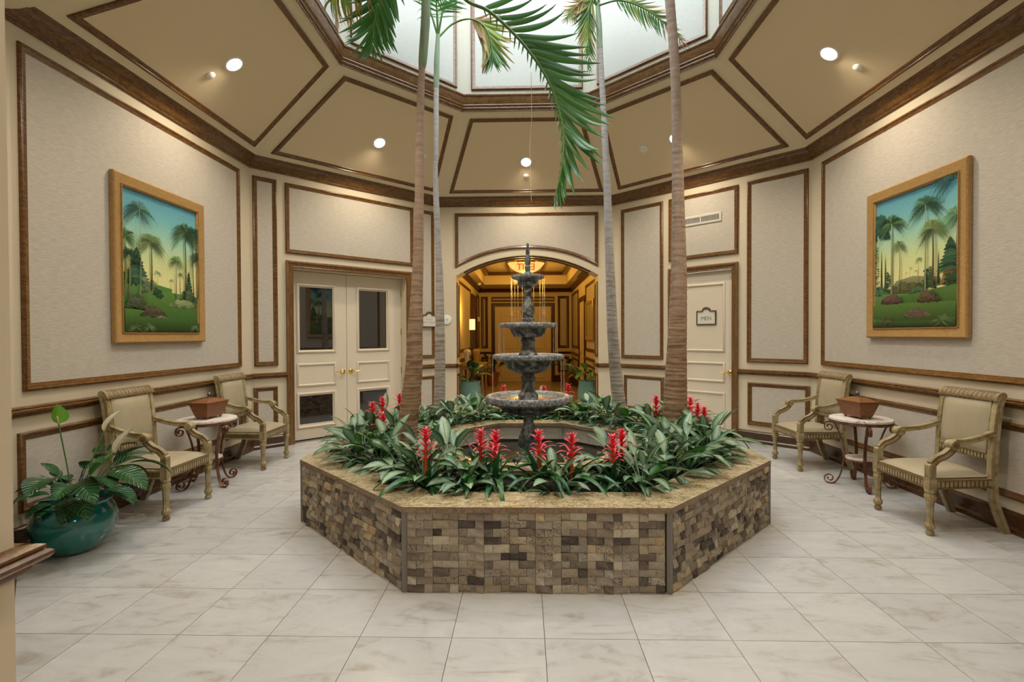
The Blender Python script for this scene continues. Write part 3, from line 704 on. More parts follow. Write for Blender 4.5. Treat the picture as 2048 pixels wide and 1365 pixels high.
b = MB(); b.box(-.268, -.002, -.036, .268, .0, .036); b.obj('vent_back', m_grille, v)
for i in range(34):
    x = -.262+i*.0159
    if abs(x) < .012: continue
    b = MB(); b.box(x, -.010, -.036, x+.0045, -.003, .036); b.obj('slat', m_ventw, v)
# ceiling fittings, laid on the slope
def ceil_thing(name, w, u, a, label, cat, group=None):
    o = empty(name, (0, 0, 0), 0, label, cat, group); o.matrix_world = ceilM(w) @ Matrix.Translation((u, -.004, vs(a))); return o
side_word = {'left': 'left ceiling panel over the left painting', 'back_left': 'ceiling panel above the double doors', 'back': 'ceiling panel above the arch', 'back_right': 'ceiling panel above the MEN door', 'right': 'right ceiling panel over the right painting'}
for w in ('left', 'back_left', 'back', 'back_right', 'right', 'front_left', 'front_right', 'front'):
    vis = w in side_word
    o = ceil_thing('downlight', w, 0, 2.78, 'round lit recessed downlight in the '+(side_word[w] if vis else w.replace('_', ' ')+' ceiling panel behind the viewer'), 'downlight', 'recessed ceiling downlights')
    b = MB(); b.M = RX90; b.lathe([(.092, 0), (.092, .004), (.086, .008), (.074, .009), (.070, .004)], 32, caps=False); b.obj('trim_ring', m_white, o, smooth=40)
    b = MB(); b.M = RX90; b.lathe([(.072, .002), (.060, .0045), (.001, .006)], 32, caps=False); b.obj('lens', m_bulb, o, smooth=60)
    lamp('downlight_beam', 'SPOT', 85, (1, .85, .64), tuple(ceilM(w) @ Vector((0, -.04, vs(2.78)))), .06, spot_size=radians(150), spot_blend=.9)
for w, u, a in (('left', -.047, 2.975), ('back', 0, 2.997), ('right', .037, 3.014), ('back_left', .71, 2.785)):
    o = ceil_thing('sprinkler_cap', w, u, a, 'flat round white sprinkler cover in the '+side_word[w], 'sprinkler', 'flush ceiling sprinkler covers')
    b = MB(); b.M = RX90; b.lathe([(.040, 0), (.040, .006), (.036, .009), (.001, .010)], 24, caps=False); b.obj('cover_plate', m_white, o, smooth=40)
o = ceil_thing('smoke_detector', 'back_right', -.479, 2.781, 'stepped round smoke detector left of the downlight above the MEN door', 'detector')
b = MB(); b.M = RX90; b.lathe([(.058, 0), (.058, .012), (.052, .018), (.030, .020)], 28, caps=False); b.obj('base_ring', m_white, o, smooth=40)
b = MB(); b.M = RX90; b.lathe([(.030, .016), (.030, .034), (.024, .040), (.001, .041)], 24, caps=False); b.obj('sensor_dome', m_white, o, smooth=40)

# ------------------------------------------------------------------ planter with mosaic sides and inner basin
PA, PH = 1.868, .500
planter = empty('planter', (PC[0], PC[1], 0), 0, 'octagonal raised planter clad in brown mosaic with a granite ledge around a fountain basin', 'planter')
b = MB(); b.ring_prism(octa(PA-.022), octa(PA-.16), 0, .462); b.obj('core_wall', m_mortar, planter)
b = MB(); b.ring_prism(octa(1.10), octa(.90), .06, .462); b.obj('basin_wall', m_mortar, planter)
b = MB(); b.ring_prism(octa(PA-.15), octa(1.09), .0, .435); b.obj('soil', m_soil, planter)
b = MB(); b.prism(octa(.92), 0, .06); b.obj('basin_floor', m_pooldark, planter)
def slab_ring(ao, ai, z0, z1, name, mt):     # polished top, rough sawn edges
    O, I = octa(ao), octa(ai)
    for k in range(8):
        m = (k+1) % 8; g = .0012
        def sh(p, q): d = (Vector(q)-Vector(p)).normalized()*g; return tuple(Vector(p)+d)
        P = [sh(O[k], O[m]), sh(O[m], O[k]), sh(I[m], I[k]), sh(I[k], I[m])]
        cx, cy = sum(p[0] for p in P)/4, sum(p[1] for p in P)/4
        b = MB(); b.prism([(x-cx, y-cy) for x, y in P], z0, z1); b.mi = [0, 0, 1, 1, 1, 1]; b.obj(name, [mt, m_granite_edge], planter, M=Matrix.Translation((cx, cy, 0)))
slab_ring(PA+.004, 1.585, .467, PH, 'ledge_slab', m_granite)
slab_ring(1.10, .865, .467, PH, 'inner_ledge_slab', m_granite)
def faceM(k, a):     # local X along the face (left to right seen from outside), Y inward, Z up
    th = -pi/2+k*pi/4; n = Vector((cos(th), sin(th), 0)); r = Vector((-n.y, n.x, 0))
    return Matrix(((r.x, -n.x, 0, n.x*a), (r.y, -n.y, 0, n.y*a), (0, 0, 1, 0), (0, 0, 0, 1)))
# basin panels facing the water
for k in range(8):
    th = -pi/2+k*pi/4; n = Vector((cos(th), sin(th), 0)); r = Vector((n.y, -n.x, 0)); M = Matrix(((r.x, n.x, 0, n.x*.885), (r.y, n.y, 0, n.y*.885), (0, 0, 1, 0), (0, 0, 0, 1)))
    h = .885*T
    for q in range(2):
        b = MB(); b.box(-h+q*h+.0015, 0, .318, -h+(q+1)*h-.0015, .016, .466); b.obj('basin_panel', m_basin, planter, M=M)
# corner strips
for k, (x, y) in enumerate(octa(PA-.004)):
    d = Vector((x, y)).normalized(); b = MB(); px, py = -d.y, d.x
    b.prism([(px*.020-d.x*.012, py*.020-d.y*.012), (-px*.020-d.x*.012, -py*.020-d.y*.012), (-px*.008+d.x*.006, -py*.008+d.y*.006), (px*.008+d.x*.006, py*.008+d.y*.006)][::-1], 0, .466)
    b.obj('corner_strip', m_trimstone, planter, M=Matrix.Translation((x, y, 0)))
# mosaic pieces
random.seed(3)
ROWH = .0466; NR = 10; SHEET = .1489; WID = .0975
def piece_rows(L):
    out = []; n = int(L/SHEET)+1; x_start = -L/2
    for r in range(NR):
        order = (1, 0) if r % 2 else (0, 1)
        x = x_start
        while x < L/2-.004:
            for o_ in order:
                wdt = WID if o_ == 0 else SHEET-WID
                x1 = min(x+wdt, L/2)
                if x1-x > .012: out.append((x, x1, r))
                x += wdt
                if x >= L/2-.004: break
    return out
def piece_geo(b, w, h, seed):
    rg = random.Random(seed); d = [rg.uniform(.004, .020) for _ in range(4)]
    if rg.random() < .6: d[0] += .012; d[1] += .012     # lower edge proud: wedge-shaped split face
    g = .0009; x0, x1, z0, z1 = -w/2+g, w/2-g, -h/2+g, h/2-g; md = max(d)*.5+sum(d)/8+.003
    vs_ = [(x0, .012, z0), (x1, .012, z0), (x1, .012, z1), (x0, .012, z1), (x0, -d[0]+.010, z0), (x1, -d[1]+.010, z0), (x1, -d[2]+.010, z1), (x0, -d[3]+.010, z1), (rg.uniform(-.2, .2)*w, -md+.010, rg.uniform(-.2, .2)*h)]
    b.add(vs_, [(0, 1, 5, 4), (1, 2, 6, 5), (2, 3, 7, 6), (3, 0, 4, 7), (4, 5, 8), (5, 6, 8), (6, 7, 8), (7, 4, 8)])
cache = {}
FL_ = 2*PA*T-.05
parts = []; rest = {}
for k in range(8):
    for (x0, x1, r) in piece_rows(FL_):
        near = k == 0 or (k == 1 and x1 < -FL_/2+.36) or (k == 7 and x0 > FL_/2-.36)
        (parts if near else rest.setdefault(k, [])).append((k, x0, x1, r))
parts = parts[:300]
for i, (k, x0, x1, r) in enumerate(parts):
    w_ = round(x1-x0, 4); key = (w_, i % 5)
    if key not in cache: b = MB(); piece_geo(b, w_, ROWH, hash(key) % 9973); cache[key] = b.mesh('mosaic_tile', m_mosaic)
    mk('mosaic_tile', cache[key], planter, faceM(k, PA-.010) @ Matrix.Translation(((x0+x1)/2, 0, .0005+ROWH*(r+.5))))
b = MB()
for k, L in rest.items():
    for i, (k, x0, x1, r) in enumerate(L):
        b.M = faceM(k, PA-.010) @ Matrix.Translation(((x0+x1)/2, 0, .0005+ROWH*(r+.5))); piece_geo(b, x1-x0, ROWH, random.randrange(9999))
stuff(b.obj('mosaic_field', m_mosaic, planter))
b = MB(); b.prism(octa(.883, PC), .28, .30); o = stuff(b.obj('pool_water', m_water)); tag(o, 'dark rippling water in the octagonal fountain basin', 'water')

# ------------------------------------------------------------------ fountain
FX, FY = -.004, .04
fo = empty('fountain', (FX, FY, .06), 0, 'four tiered weathered grey iron fountain standing in the planter basin', 'fountain')
def fl(name, prof, n=40, mod=None, mt=m_iron, sm=35, M=None):
    b = MB(); b.lathe([(r, z-.06) for r, z in prof], n, mod=mod); return b.obj(name, mt, fo, smooth=sm)
fl('base_plinth', [(.155, .06), (.155, .30), (.150, .33), (.135, .345), (.120, .36), (.11, .37)], 32)
fl('pedestal', [(.095, .365), (.088, .39), (.078, .40), (.092, .43), (.098, .47), (.092, .52), (.074, .57), (.058, .61), (.048, .65), (.046, .70), (.050, .73), (.056, .735), (.062, .742), (.056, .75), (.075, .755)], 40, lambda k, a: 1+.05*cos(9*a) if 3 < k < 9 else 1)
def basin(name, R, zr, body, depth, nsc, thick=.03):
    # bowl body below the rim
    prof = [(body[i][0], zr+body[i][1]) for i in range(len(body))]
    o = fl('basin', prof, 72, lambda k, a: 1+.035*abs(cos(nsc*a/2)) if 0 < k < len(prof)-1 else 1)
    rim = [(R*.80, zr-thick*1.1), (R*.90, zr-thick*1.35), (R*.98, zr-thick*.9), (R, zr-thick*.2), (R*.985, zr+thick*.25), (R*.94, zr+thick*.45), (R*.86, zr+thick*.25), (R*.80, zr-.01), (R*.62, zr-depth), (.03, zr-depth-.01)]
    b = MB(); b.lathe([(r, z-.06) for r, z in rim], 180, mod=lambda k, a: 1+(.045 if k < 3 else .03)*(abs(cos(nsc*a/2))-.5) if k < 5 else 1, caps=False); b.obj('rim', m_rim, o, smooth=35)
    b = MB(); b.lathe([(.02, zr-.0735), (R*.83, zr-.0735)], 48, caps=False)
    b = MB(); zz = zr-.012-.06; b.lathe([(.03, zz), (R*.82, zz)], 48, caps=False); b.obj('basin_water', m_water, o, smooth=60)
    return o
basin('basin', .403, .905, [(.055, -.160), (.10, -.168), (.19, -.150), (.255, -.115), (.285, -.075), (.295, -.045), (.33, -.03)], .06, 30, .044)
fl('stem', [(.095, .89), (.098, .925), (.080, .945), (.070, .96), (.062, .99), (.060, 1.03), (.066, 1.055), (.074, 1.06), (.066, 1.07), (.072, 1.09), (.060, 1.11), (.06, 1.14)], 36, lambda k, a: 1+.05*cos(12*a) if 3 < k < 7 else 1)
basin('basin', .336, 1.297, [(.05, -.165), (.09, -.168), (.15, -.150), (.195, -.118), (.215, -.07), (.225, -.035), (.27, -.028)], .05, 26, .030)
fl('stem', [(.092, 1.285), (.090, 1.31), (.074, 1.33), (.062, 1.37), (.058, 1.40), (.066, 1.43), (.078, 1.438), (.066, 1.45), (.05, 1.475)], 36, lambda k, a: 1+.05*cos(10*a) if 1 < k < 5 else 1)
basin('basin', .275, 1.595, [(.04, -.125), (.075, -.130), (.13, -.118), (.155, -.085), (.165, -.05), (.180, -.03), (.21, -.022)], .045, 22, .024)
fl('stem', [(.075, 1.585), (.078, 1.61), (.060, 1.625), (.068, 1.64), (.050, 1.655), (.062, 1.70), (.060, 1.74), (.046, 1.79), (.036, 1.84), (.034, 1.88), (.040, 1.91), (.036, 1.93), (.05, 1.955)], 36, lambda k, a: 1+.06*cos(8*a) if 4 < k < 8 else 1)
basin('basin', .155, 2.048, [(.03, -.100), (.055, -.102), (.088, -.085), (.098, -.065), (.092, -.05), (.105, -.03), (.125, -.018)], .03, 16, .018)
fl('finial', [(.044, 2.045), (.048, 2.06), (.040, 2.08), (.026, 2.09), (.024, 2.125), (.030, 2.135), (.020, 2.15), (.030, 2.18), (.032, 2.205), (.024, 2.235), (.016, 2.25), (.020, 2.27), (.018, 2.30)], 28)
fl('spout', [(.012, 2.295), (.011, 2.345), (.013, 2.35), (.008, 2.362)], 14)
# falling water
random.seed(9)
def streams(R, z0, z1, angs, r=.0022):
    for a in angs:
        b = MB(); x, y = (R+.004)*cos(a), (R+.004)*sin(a); n = 10; pts = [(x, y, z0+(z1-z0)*i/n) for i in range(n+1)]
        b.tube([(p[0], p[1], p[2]-.06) for p in pts], [r*(1+.35*sin(i*2.1+a*5)) for i in range(n+1)], 6); b.obj('water_stream', m_stream, fo, smooth=60)
streams(.155, 2.043, 1.60, [pi+.1, pi+.35, pi-.3, pi+.7, .12, -.15, .45, -.5, -.8, pi+.95, -1.9, 1.2])
streams(.275, 1.588, 1.30, [pi+.05, pi+.3, pi-.35, .05, -.25, .35, -.6, pi+.65], .002)
streams(.336, 1.288, .91, [pi, pi+.25, .0, -.22, .3, -.5], .002)
for R, z, n in ((.20, 1.585, 14), (.25, 1.29, 8)):     # splash drops where the streams land
    b = MB()
    for i in range(n):
        a = random.choice((0, pi))+random.uniform(-.6, .6); h = random.uniform(.01, .05); q = random.uniform(R*.7, R)
        x, y = q*cos(a), q*sin(a); b.tube([(x, y, z-.06), (x+random.uniform(-.01, .01), y, z-.06+h)], [.0022, .0006], 5)
    stuff(b.obj('splash', m_stream, fo))

# ------------------------------------------------------------------ leaves
def leaf_mesh(name, L, W, e0, e1, pet, mt, shape=1.0, fold=.25, seg=12, tipw=.0, twist=0, wave=0, stemmat=None, petw=.0035):
    """blade on a petiole in the XZ plane, starting at the origin"""
    b = MB(); b.uv = []; b.attr = None; x = z = 0; rows = []; tot = L+pet
    ts = [0]+([.5*pet/tot] if pet > 0 else [])+([pet/tot] if pet > 0 else [])
    ts += [pet/tot+(1-pet/tot)*(i+1)/seg for i in range(seg)]
    prev = 0; uvs = []
    for i, t in enumerate(ts):
        ang = radians(e0+(e1-e0)*(t**1.25)); ds = (t-prev)*tot; prev = t
        am = radians(e0+(e1-e0)*(max(0, t-.5*ds/tot)**1.25))
        x += ds*cos(am); z += ds*sin(am)
        q = max(0, (t-pet/tot)/(1-pet/tot))
        w = max(petw, W*.5*(max(0, sin(pi*q**shape)))**.8*(1 if q < 1 else 0)) if q < .999 else petw*.3
        nx, nz = -sin(ang), cos(ang)
        r_ = []
        for j in (-1, -.5, 0, .5, 1):
            lift = fold*w*abs(j)+(wave*w*sin(q*19+j*2)*abs(j) if wave else 0)
            r_.append((x+nx*lift, w*j, z+nz*lift)); uvs.append(((j+1)/2, q))
        rows.append(r_)
    b.grid(rows); b.uv = uvs
    return b.mesh(name, mt, smooth=180)
random.seed(21)
def variants(n, name, mt, Ls, W, e0s, e1s, pet, **kw):
    return [leaf_mesh(name, random.uniform(*Ls), W*random.uniform(.85, 1.15), random.uniform(*e0s), random.uniform(*e1s), random.uniform(*pet), mt, **kw) for _ in range(n)]
AG_IN = variants(4, 'leaf', m_aglo, (.15, .20), .062, (72, 86), (5, 40), (.13, .19), fold=.22, shape=.85)
AG_MID = variants(5, 'leaf', m_aglo, (.17, .22), .066, (50, 70), (-40, -8), (.12, .18), fold=.2, shape=.85)
AG_OUT = variants(5, 'leaf', m_aglo, (.16, .21), .066, (25, 48), (-55, -22), (.08, .14), fold=.2, shape=.85)
AG_GR = variants(3, 'leaf', m_aglo2, (.15, .20), .07, (55, 80), (-10, 40), (.08, .13), fold=.22, shape=.85)
BR_IN = variants(3, 'leaf', m_brom, (.24, .32), .036, (65, 82), (20, 55), (0, 0), fold=.5, shape=.62, petw=.010)
BR_OUT = variants(6, 'leaf', m_brom, (.30, .42), .042, (32, 58), (-72, -30), (0, 0), fold=.4, shape=.62, petw=.010)
BRACT_L = variants(3, 'bract', m_bract, (.085, .11), .018, (50, 62), (-45, -15), (0, 0), fold=.3, shape=.6, seg=7, petw=.004)
BRACT_S = variants(3, 'bract', m_bract, (.035, .050), .014, (60, 75), (10, 40), (0, 0), fold=.3, shape=.6, seg=5, petw=.004)
def rosette(root, items, rg, parent=None):
    """items: (variants, count, azimuth jitter, scale, z)"""
    for V, n, sc, z in items:
        a0 = rg.uniform(0, 6.28)
        for i in range(n):
            M = Matrix.Translation((0, 0, z)) @ Matrix.Rotation(a0+2*pi*i/n+rg.uniform(-.3, .3), 4, 'Z') @ Matrix.Rotation(rg.uniform(-.3, .3), 4, 'X') @ Matrix.Scale(sc*rg.uniform(.85, 1.15), 4)
            me = rg.choice(V); mk(me.name.split('.')[0], me, parent or root, M)
STALK = None
def bromeliad(x, y, h, label, flower=True, z=.435, s=1.0, lean=0):
    global STALK
    rg = random.Random(int(x*977+y*631+3000))
    r = empty('bromeliad', (x, y, z), rg.uniform(0, 6), label, 'bromeliad', 'red flowering bromeliads in the planter' if flower else 'strap leaved plants behind the fountain')
    rosette(r, [(BR_OUT, 10, s*1.12, .02), (BR_IN, 5, s*1.05, .03)], rg)
    if flower:
        if STALK is None:
            b = MB(); b.tube([(0, 0, 0), (0, 0, .25), (0, 0, .6), (0, 0, 1)], [.010, .012, .011, .004], 8); STALK = b.mesh('flower_stalk', m_stalk, smooth=60)
        st = mk('flower_stalk', STALK, r, Matrix.Rotation(lean, 4, 'X') @ Matrix.Diagonal((1, 1, h, 1)))
        inv = Matrix.Diagonal((1, 1, 1/h, 1))
        levels = [(BRACT_L, 4, h*.50, 1.1), (BRACT_L, 5, h*.60, 1.3), (BRACT_L, 5, h*.70, 1.15), (BRACT_S, 6, h*.78, 1.9), (BRACT_S, 6, h*.84, 1.7), (BRACT_S, 6, h*.90, 1.5), (BRACT_S, 6, h*.95, 1.2)]
        for V, n, zz, sc in levels:
            a0 = rg.uniform(0, 6)
            for i in range(n):
                M = inv @ Matrix.Translation((0, 0, zz)) @ Matrix.Rotation(a0+2*pi*i/n+rg.uniform(-.2, .2), 4, 'Z') @ Matrix.Scale(sc*rg.uniform(.85, 1.15), 4)
                mk('bract', rg.choice(V), st, M)
    return r
def aglaonema(x, y, s, label, green=False, z=.435):
    rg = random.Random(int(x*877+y*531+9000))
    r = empty('foliage_plant', (x, y, z), rg.uniform(0, 6), label, 'foliage plant', 'silver green foliage plants in the planter')
    g = AG_GR if green else None
    s *= .98; rosette(r, [(AG_OUT, 10, s, .0), (AG_MID, 11, s*1.08, .03), (g or AG_IN, 5, s*1.1, .05)]+[(AG_GR, rg.choice((1, 2, 2, 3)), s, .04)], rg)
    return r
# bromeliads: ground positions and stalk heights
BROMS = [
 (-.700, -1.43, .44, 'red bromeliad leftmost in the front bed, below the brown leaning palm trunk'),
 (-.345, -1.27, .40, 'left half of the red bromeliad pair in front of the fountain foot'),
 (-.235, -1.36, .41, 'right half of the red bromeliad pair left of the fountain foot'),
 (.055, -1.30, .40, 'red bromeliad standing directly in front of the fountain pedestal'),
 (.275, -1.34, .385, 'full red bromeliad just right of the fountain pedestal'),
 (.545, -1.38, .385, 'taller red bromeliad of the front right pair beside the granite ledge'),
 (.640, -1.18, .385, 'rear red bromeliad of the front right pair'),
 (-1.450, -.10, .36, 'leftmost red bromeliad of the left bed in front of the double doors'),
 (-1.420, .12, .38, 'tallest red bromeliad of the left bed before the double doors'),
 (-1.300, -.28, .28, 'short red bromeliad low among leaves left of the brown palm'),
 (-1.330, .42, .38, 'red bromeliad in the left bed against the lower door glass'),
 (-1.20, .66, .41, 'red bromeliad half hidden behind the brown leaning palm trunk'),
 (1.26, .26, .37, 'red bromeliad just left of the thick right palm trunk'),
 (1.58, .16, .37, 'tallest red bromeliad right of the thick palm before the MEN door'),
 (1.50, .02, .30, 'low red bromeliad hugging the right side of the thick palm'),
 (1.60, -.04, .34, 'middle red bromeliad of the right bed before the MEN door'),
 (1.62, -.22, .33, 'rightmost red bromeliad of the right bed'),
 (.50, 1.50, .41, 'red bromeliad behind the right rim of the lowest fountain bowl'),
 (.20, 1.52, .385, 'red bromeliad peeping above the lowest bowl right of the stem'),
 (-.30, 1.52, .385, 'red bromeliad peeping above the lowest bowl left of the stem'),
]
for x, y, h, lab in BROMS:
    q = max(abs(x-PC[0]), abs(y-PC[1]), (abs(x-PC[0])+abs(y-PC[1]))*.7071)
    if q > 1.54: x, y = PC[0]+(x-PC[0])*1.54/q, PC[1]+(y-PC[1])*1.54/q
    bromeliad(x, y, h+(.075 if abs(x) > 1.0 else .03 if y > 1 else .0), lab)
for i, x in enumerate((-.42, -.16, .08, .33, .62)):
    bromeliad(x, 1.20+.03*(i % 2), .3, 'low strap leaved green plant behind the basin, '+('first', 'second', 'third', 'fourth', 'fifth')[i]+' from the left', False, s=.62)
PALMS = [(-.98, -.60), (-1.02, 1.02), (1.07, 1.0), (1.315, -.15)]
bname = ['front', 'front right', 'right', 'rear right', 'rear', 'rear left', 'left', 'front left']
ordn = ['first', 'second', 'third', 'fourth', 'fifth', 'sixth']
random.seed(77)
taken = [(x, y) for x, y, _, _ in BROMS]
for k in range(8):
    for row, a in ((0, 1.50), (1, 1.20)):
        w_ = 2*a*T; n = 4 if row == 0 else 3
        if k in (0, 4) and row == 1: continue
        cands = []
        for i in range(n):
            u = (-w_/2+w_*(i+.5)/n)+random.uniform(-.04, .04)
            p = faceM(k, a) @ Vector((u, 0, 0)); x, y = p.x+PC[0], p.y+PC[1]
            if any((x-c)**2+(y-d)**2 < .13**2 for c, d in PALMS): continue
            if k == 0 and row == 0 and any((x-c)**2+(y-d)**2 < .15**2 for c, d in taken[:7]): continue
            cands.append((x, y, u))
        if k in (3, 4, 5): cands.sort(key=lambda c: c[0])
        elif k in (2,): cands.sort(key=lambda c: -c[1])
        elif k == 6: cands.sort(key=lambda c: -c[1])
        else: cands.sort(key=lambda c: c[0])
        way = 'from the far end' if k in (2, 6) else 'from the left'
        for i, (x, y, u) in enumerate(cands):
            sc = random.uniform(.88, 1.08)*(1.12 if k in (3, 5) else 1.17 if k in (2, 6, 7, 1) else 1)*(.86 if k == 0 else 1)
            aglaonema(x, y, sc, 'silver green leafy plant in the %s bed, %s row, %s %s' % (bname[k], 'outer ledge' if row == 0 else 'inner basin', ordn[i], way), green=random.random() < .12)

# ------------------------------------------------------------------ palms
def trunk(parent, pts, rads, mt, step=.040, ringd=.06):
    P = bez(pts, 24); n = len(P); m = len(rads)-1
    # arc length resample
    acc = [0]
    for i in range(1, n): acc.append(acc[-1]+(P[i]-P[i-1]).length)
    tot = acc[-1]; N = int(tot/.011); rows = []; b = MB(); b.attr = []; j = 0
    rg = random.Random(int(abs(pts[0][0]*1000)))
    rings = [0]; 
    while rings[-1] < tot: rings.append(rings[-1]+step*rg.uniform(.7, 1.35)*(1+.7*rings[-1]/tot))
    ri = 0; NS = 20
    for i in range(N+1):
        s = tot*i/N
        while j < n-2 and acc[j+1] < s: j += 1
        f = (s-acc[j])/max(1e-6, acc[j+1]-acc[j]); p = P[j].lerp(P[j+1], f)
        while ri < len(rings)-2 and rings[ri+1] < s: ri += 1
        ph = (s-rings[ri])/(rings[ri+1]-rings[ri])
        q = s/tot*m; k = min(m-1, int(q)); r = rads[k]+(rads[k+1]-rads[k])*(q-k)
        bulge = ringd*(1-ph)**2.2 if ph < .8 else ringd*.0+ringd*(.9*(ph-.8)/.2)
        rr = r*(1+bulge)
        rows.append([(p.x+rr*cos(2*pi*t/NS)*(1+.012*sin(3*t+i*.05)), p.y+rr*sin(2*pi*t/NS), p.z+.004*sin(2*pi*t/NS+ri)) for t in range(NS)])
        b.attr += [1.0 if (ph > .88 or ph < .08) else 0.0]*NS
    b.grid(rows, True)
    return b.obj('trunk', mt, parent, smooth=60)
LEAFLET = {}
def leaflet_mesh(kind):
    if kind not in LEAFLET:
        mt = {'g': m_palm, 'y': m_palm_y, 'b': m_palm_b}[kind]
        LEAFLET[kind] = [leaf_mesh('leaflet', 1.0, w, e0, e1, 0, mt, shape=.55, fold=.35, seg=10, petw=.012) for w, e0, e1 in ((.085, 8, -35), (.078, 2, -55), (.09, 6, -20))]
    return LEAFLET[kind]
def frond(parent, pts, n, lens, kinds='g', hang=.3, side=1, sweep=(60, 35), start=.18, rad=.010, up=(0, 0, 1), individual=True, sides=(1, -1), rg=None, wd=1.0, other=1.0):
    """pts in palm-local space; lens(t) leaflet length; leaflets leave the rachis on both sides and hang"""
    rg = rg or random.Random(len(parent.children)*17+5); P = bez(pts, 20); N = len(P)
    b = MB(); b.tube(P, [rad*(1-.82*i/(N-1))+.0012 for i in range(N)], 7)
    fr = b.obj('frond', m_rachis, parent, smooth=60)
    joined = {}
    for i in range(n):
        t = start+(1-start)*(i+.5)/n; q = t*(N-1); k = min(N-2, int(q)); p = P[k].lerp(P[k+1], q-k)
        tg = (P[min(N-1, k+2)]-P[max(0, k-1)]).normalized()
        sd = tg.cross(Vector(up)); sd = sd.normalized() if sd.length > .05 else Vector((1, 0, 0)); nr = sd.cross(tg).normalized()
        for s in sides:
            ang = radians(sweep[0]+(sweep[1]-sweep[0])*t+rg.uniform(-6, 6))
            d = (sd*s*sin(ang)+tg*cos(ang)+nr*rg.uniform(-.05, .22)+Vector((0, 0, -hang*rg.uniform(.7, 1.3)))).normalized()
            L = lens((t-start)/(1-start))*rg.uniform(.9, 1.1)*(1 if s > 0 else other)
            z = nr-d*nr.dot(d); z = z.normalized() if z.length > .05 else Vector((0, 0, 1)); y = z.cross(d)
            M = Matrix(((d.x*L, y.x*L*wd, z.x*L, p.x), (d.y*L, y.y*L*wd, z.y*L, p.y), (d.z*L, y.z*L*wd, z.z*L, p.z), (0, 0, 0, 1)))
            kd = kinds if isinstance(kinds, str) and len(kinds) == 1 else kinds[min(len(kinds)-1, int(t*len(kinds)+rg.uniform(-.6, .6)))] if rg.random() < .9 else rg.choice(kinds)
            me = rg.choice(leaflet_mesh(kd))
            if individual: mk('leaflet', me, fr, M)
            else:
                J = joined.setdefault(kd, MB()); J.uv = J.uv or []
                uv = [None]*len(me.vertices)
                for lp, u_ in zip(me.loops, me.uv_layers[0].data): uv[lp.vertex_index] = tuple(u_.uv)
                J.M = M; J.add([v.co for v in me.vertices], [tuple(pp.vertices) for pp in me.polygons]); J.uv += uv
    for kd, J in joined.items():
        stuff(J.obj('leaflets', {'g': m_palm, 'y': m_palm_y, 'b': m_palm_b}[kd], fr, smooth=180))
    return fr
def arc_len(mx, a=.5): return lambda t: mx*(.35+.65*sin(pi*min(1, (t*.92+.12))**.8)**.8)
def palm(base, label, pts, rads, mt, shaft_pts, shaft_r, z=.43):
    r = empty('palm_tree', (base[0], base[1], z), 0, label, 'palm tree', 'tall palms in the planter')
    L = [tuple(Vector(p)-Vector((base[0], base[1], z))) for p in pts]
    trunk(r, L, rads, mt)
    b = MB(); S_ = bez([tuple(Vector(p)-Vector((base[0], base[1], z))) for p in shaft_pts], 10); m = len(shaft_r)-1
    rr = [shaft_r[min(m-1, int(i/(len(S_)-1)*m))]+(shaft_r[min(m, int(i/(len(S_)-1)*m)+1)]-shaft_r[min(m-1, int(i/(len(S_)-1)*m))])*(i/(len(S_)-1)*m-min(m-1, int(i/(len(S_)-1)*m))) for i in range(len(S_))]
    b.tube(S_, rr, 16); b.obj('crownshaft', m_shaft, r, smooth=60)
    return r, (lambda p: tuple(Vector(p)-Vector((base[0], base[1], z))))
p1, L1 = palm((-1.02, -.60), 'tall brown ringed palm leaning right at the front left of the planter',
    [(-1.02, -.60, .40), (-1.004, -.6, .764), (-.957, -.6, 1.169), (-.936, -.6, 1.594), (-.914, -.6, 2.013), (-.901, -.6, 2.436), (-.894, -.6, 2.837), (-.891, -.6, 2.984), (-.879, -.6, 3.461), (-.867, -.6, 3.70)],
    [.086, .080, .073, .0605, .047, .041, .036, .035, .030, .026], m_trunk_br,
    [(-.867, -.6, 3.69), (-.859, -.6, 3.769), (-.838, -.6, 4.049), (-.831, -.6, 4.235), (-.811, -.6, 4.68)], [.029, .036, .038, .036, .026])
p2, L2 = palm((-1.02, 1.02), 'slender pale grey palm behind the brown one, rear left of the planter',
    [(-1.03, 1.02, .40), (-1.018, 1.02, .78), (-1.01, 1.02, 1.154), (-1.008, 1.02, 1.631), (-1.011, 1.02, 2.217), (-1.034, 1.02, 2.806), (-1.05, 1.02, 3.366), (-1.043, 1.02, 3.571), (-1.032, 1.02, 4.33)],
    [.068, .063, .057, .047, .037, .034, .029, .031, .029], m_trunk_gr,
    [(-1.032, 1.02, 4.32), (-1.025, 1.02, 4.622), (-1.009, 1.02, 4.93)], [.032, .033, .022])
p3, L3 = palm((1.07, 1.0), 'pale grey palm curving left at the rear right of the planter',
    [(1.10, 1.0, .40), (1.049, 1.0, .614), (.99, 1.0, 1.149), (.958, 1.0, 1.65), (.938, 1.0, 2.199), (.918, 1.0, 2.8), (.899, 1.0, 3.335), (.867, 1.0, 4.033), (.845, 1.0, 4.427), (.829, 1.0, 4.74)],
    [.076, .0713, .063, .056, .0497, .044, .040, .0345, .0314, .029], m_trunk_gr,
    [(.829, 1.0, 4.73), (.819, 1.0, 4.988), (.804, 1.0, 5.22)], [.033, .034, .024])
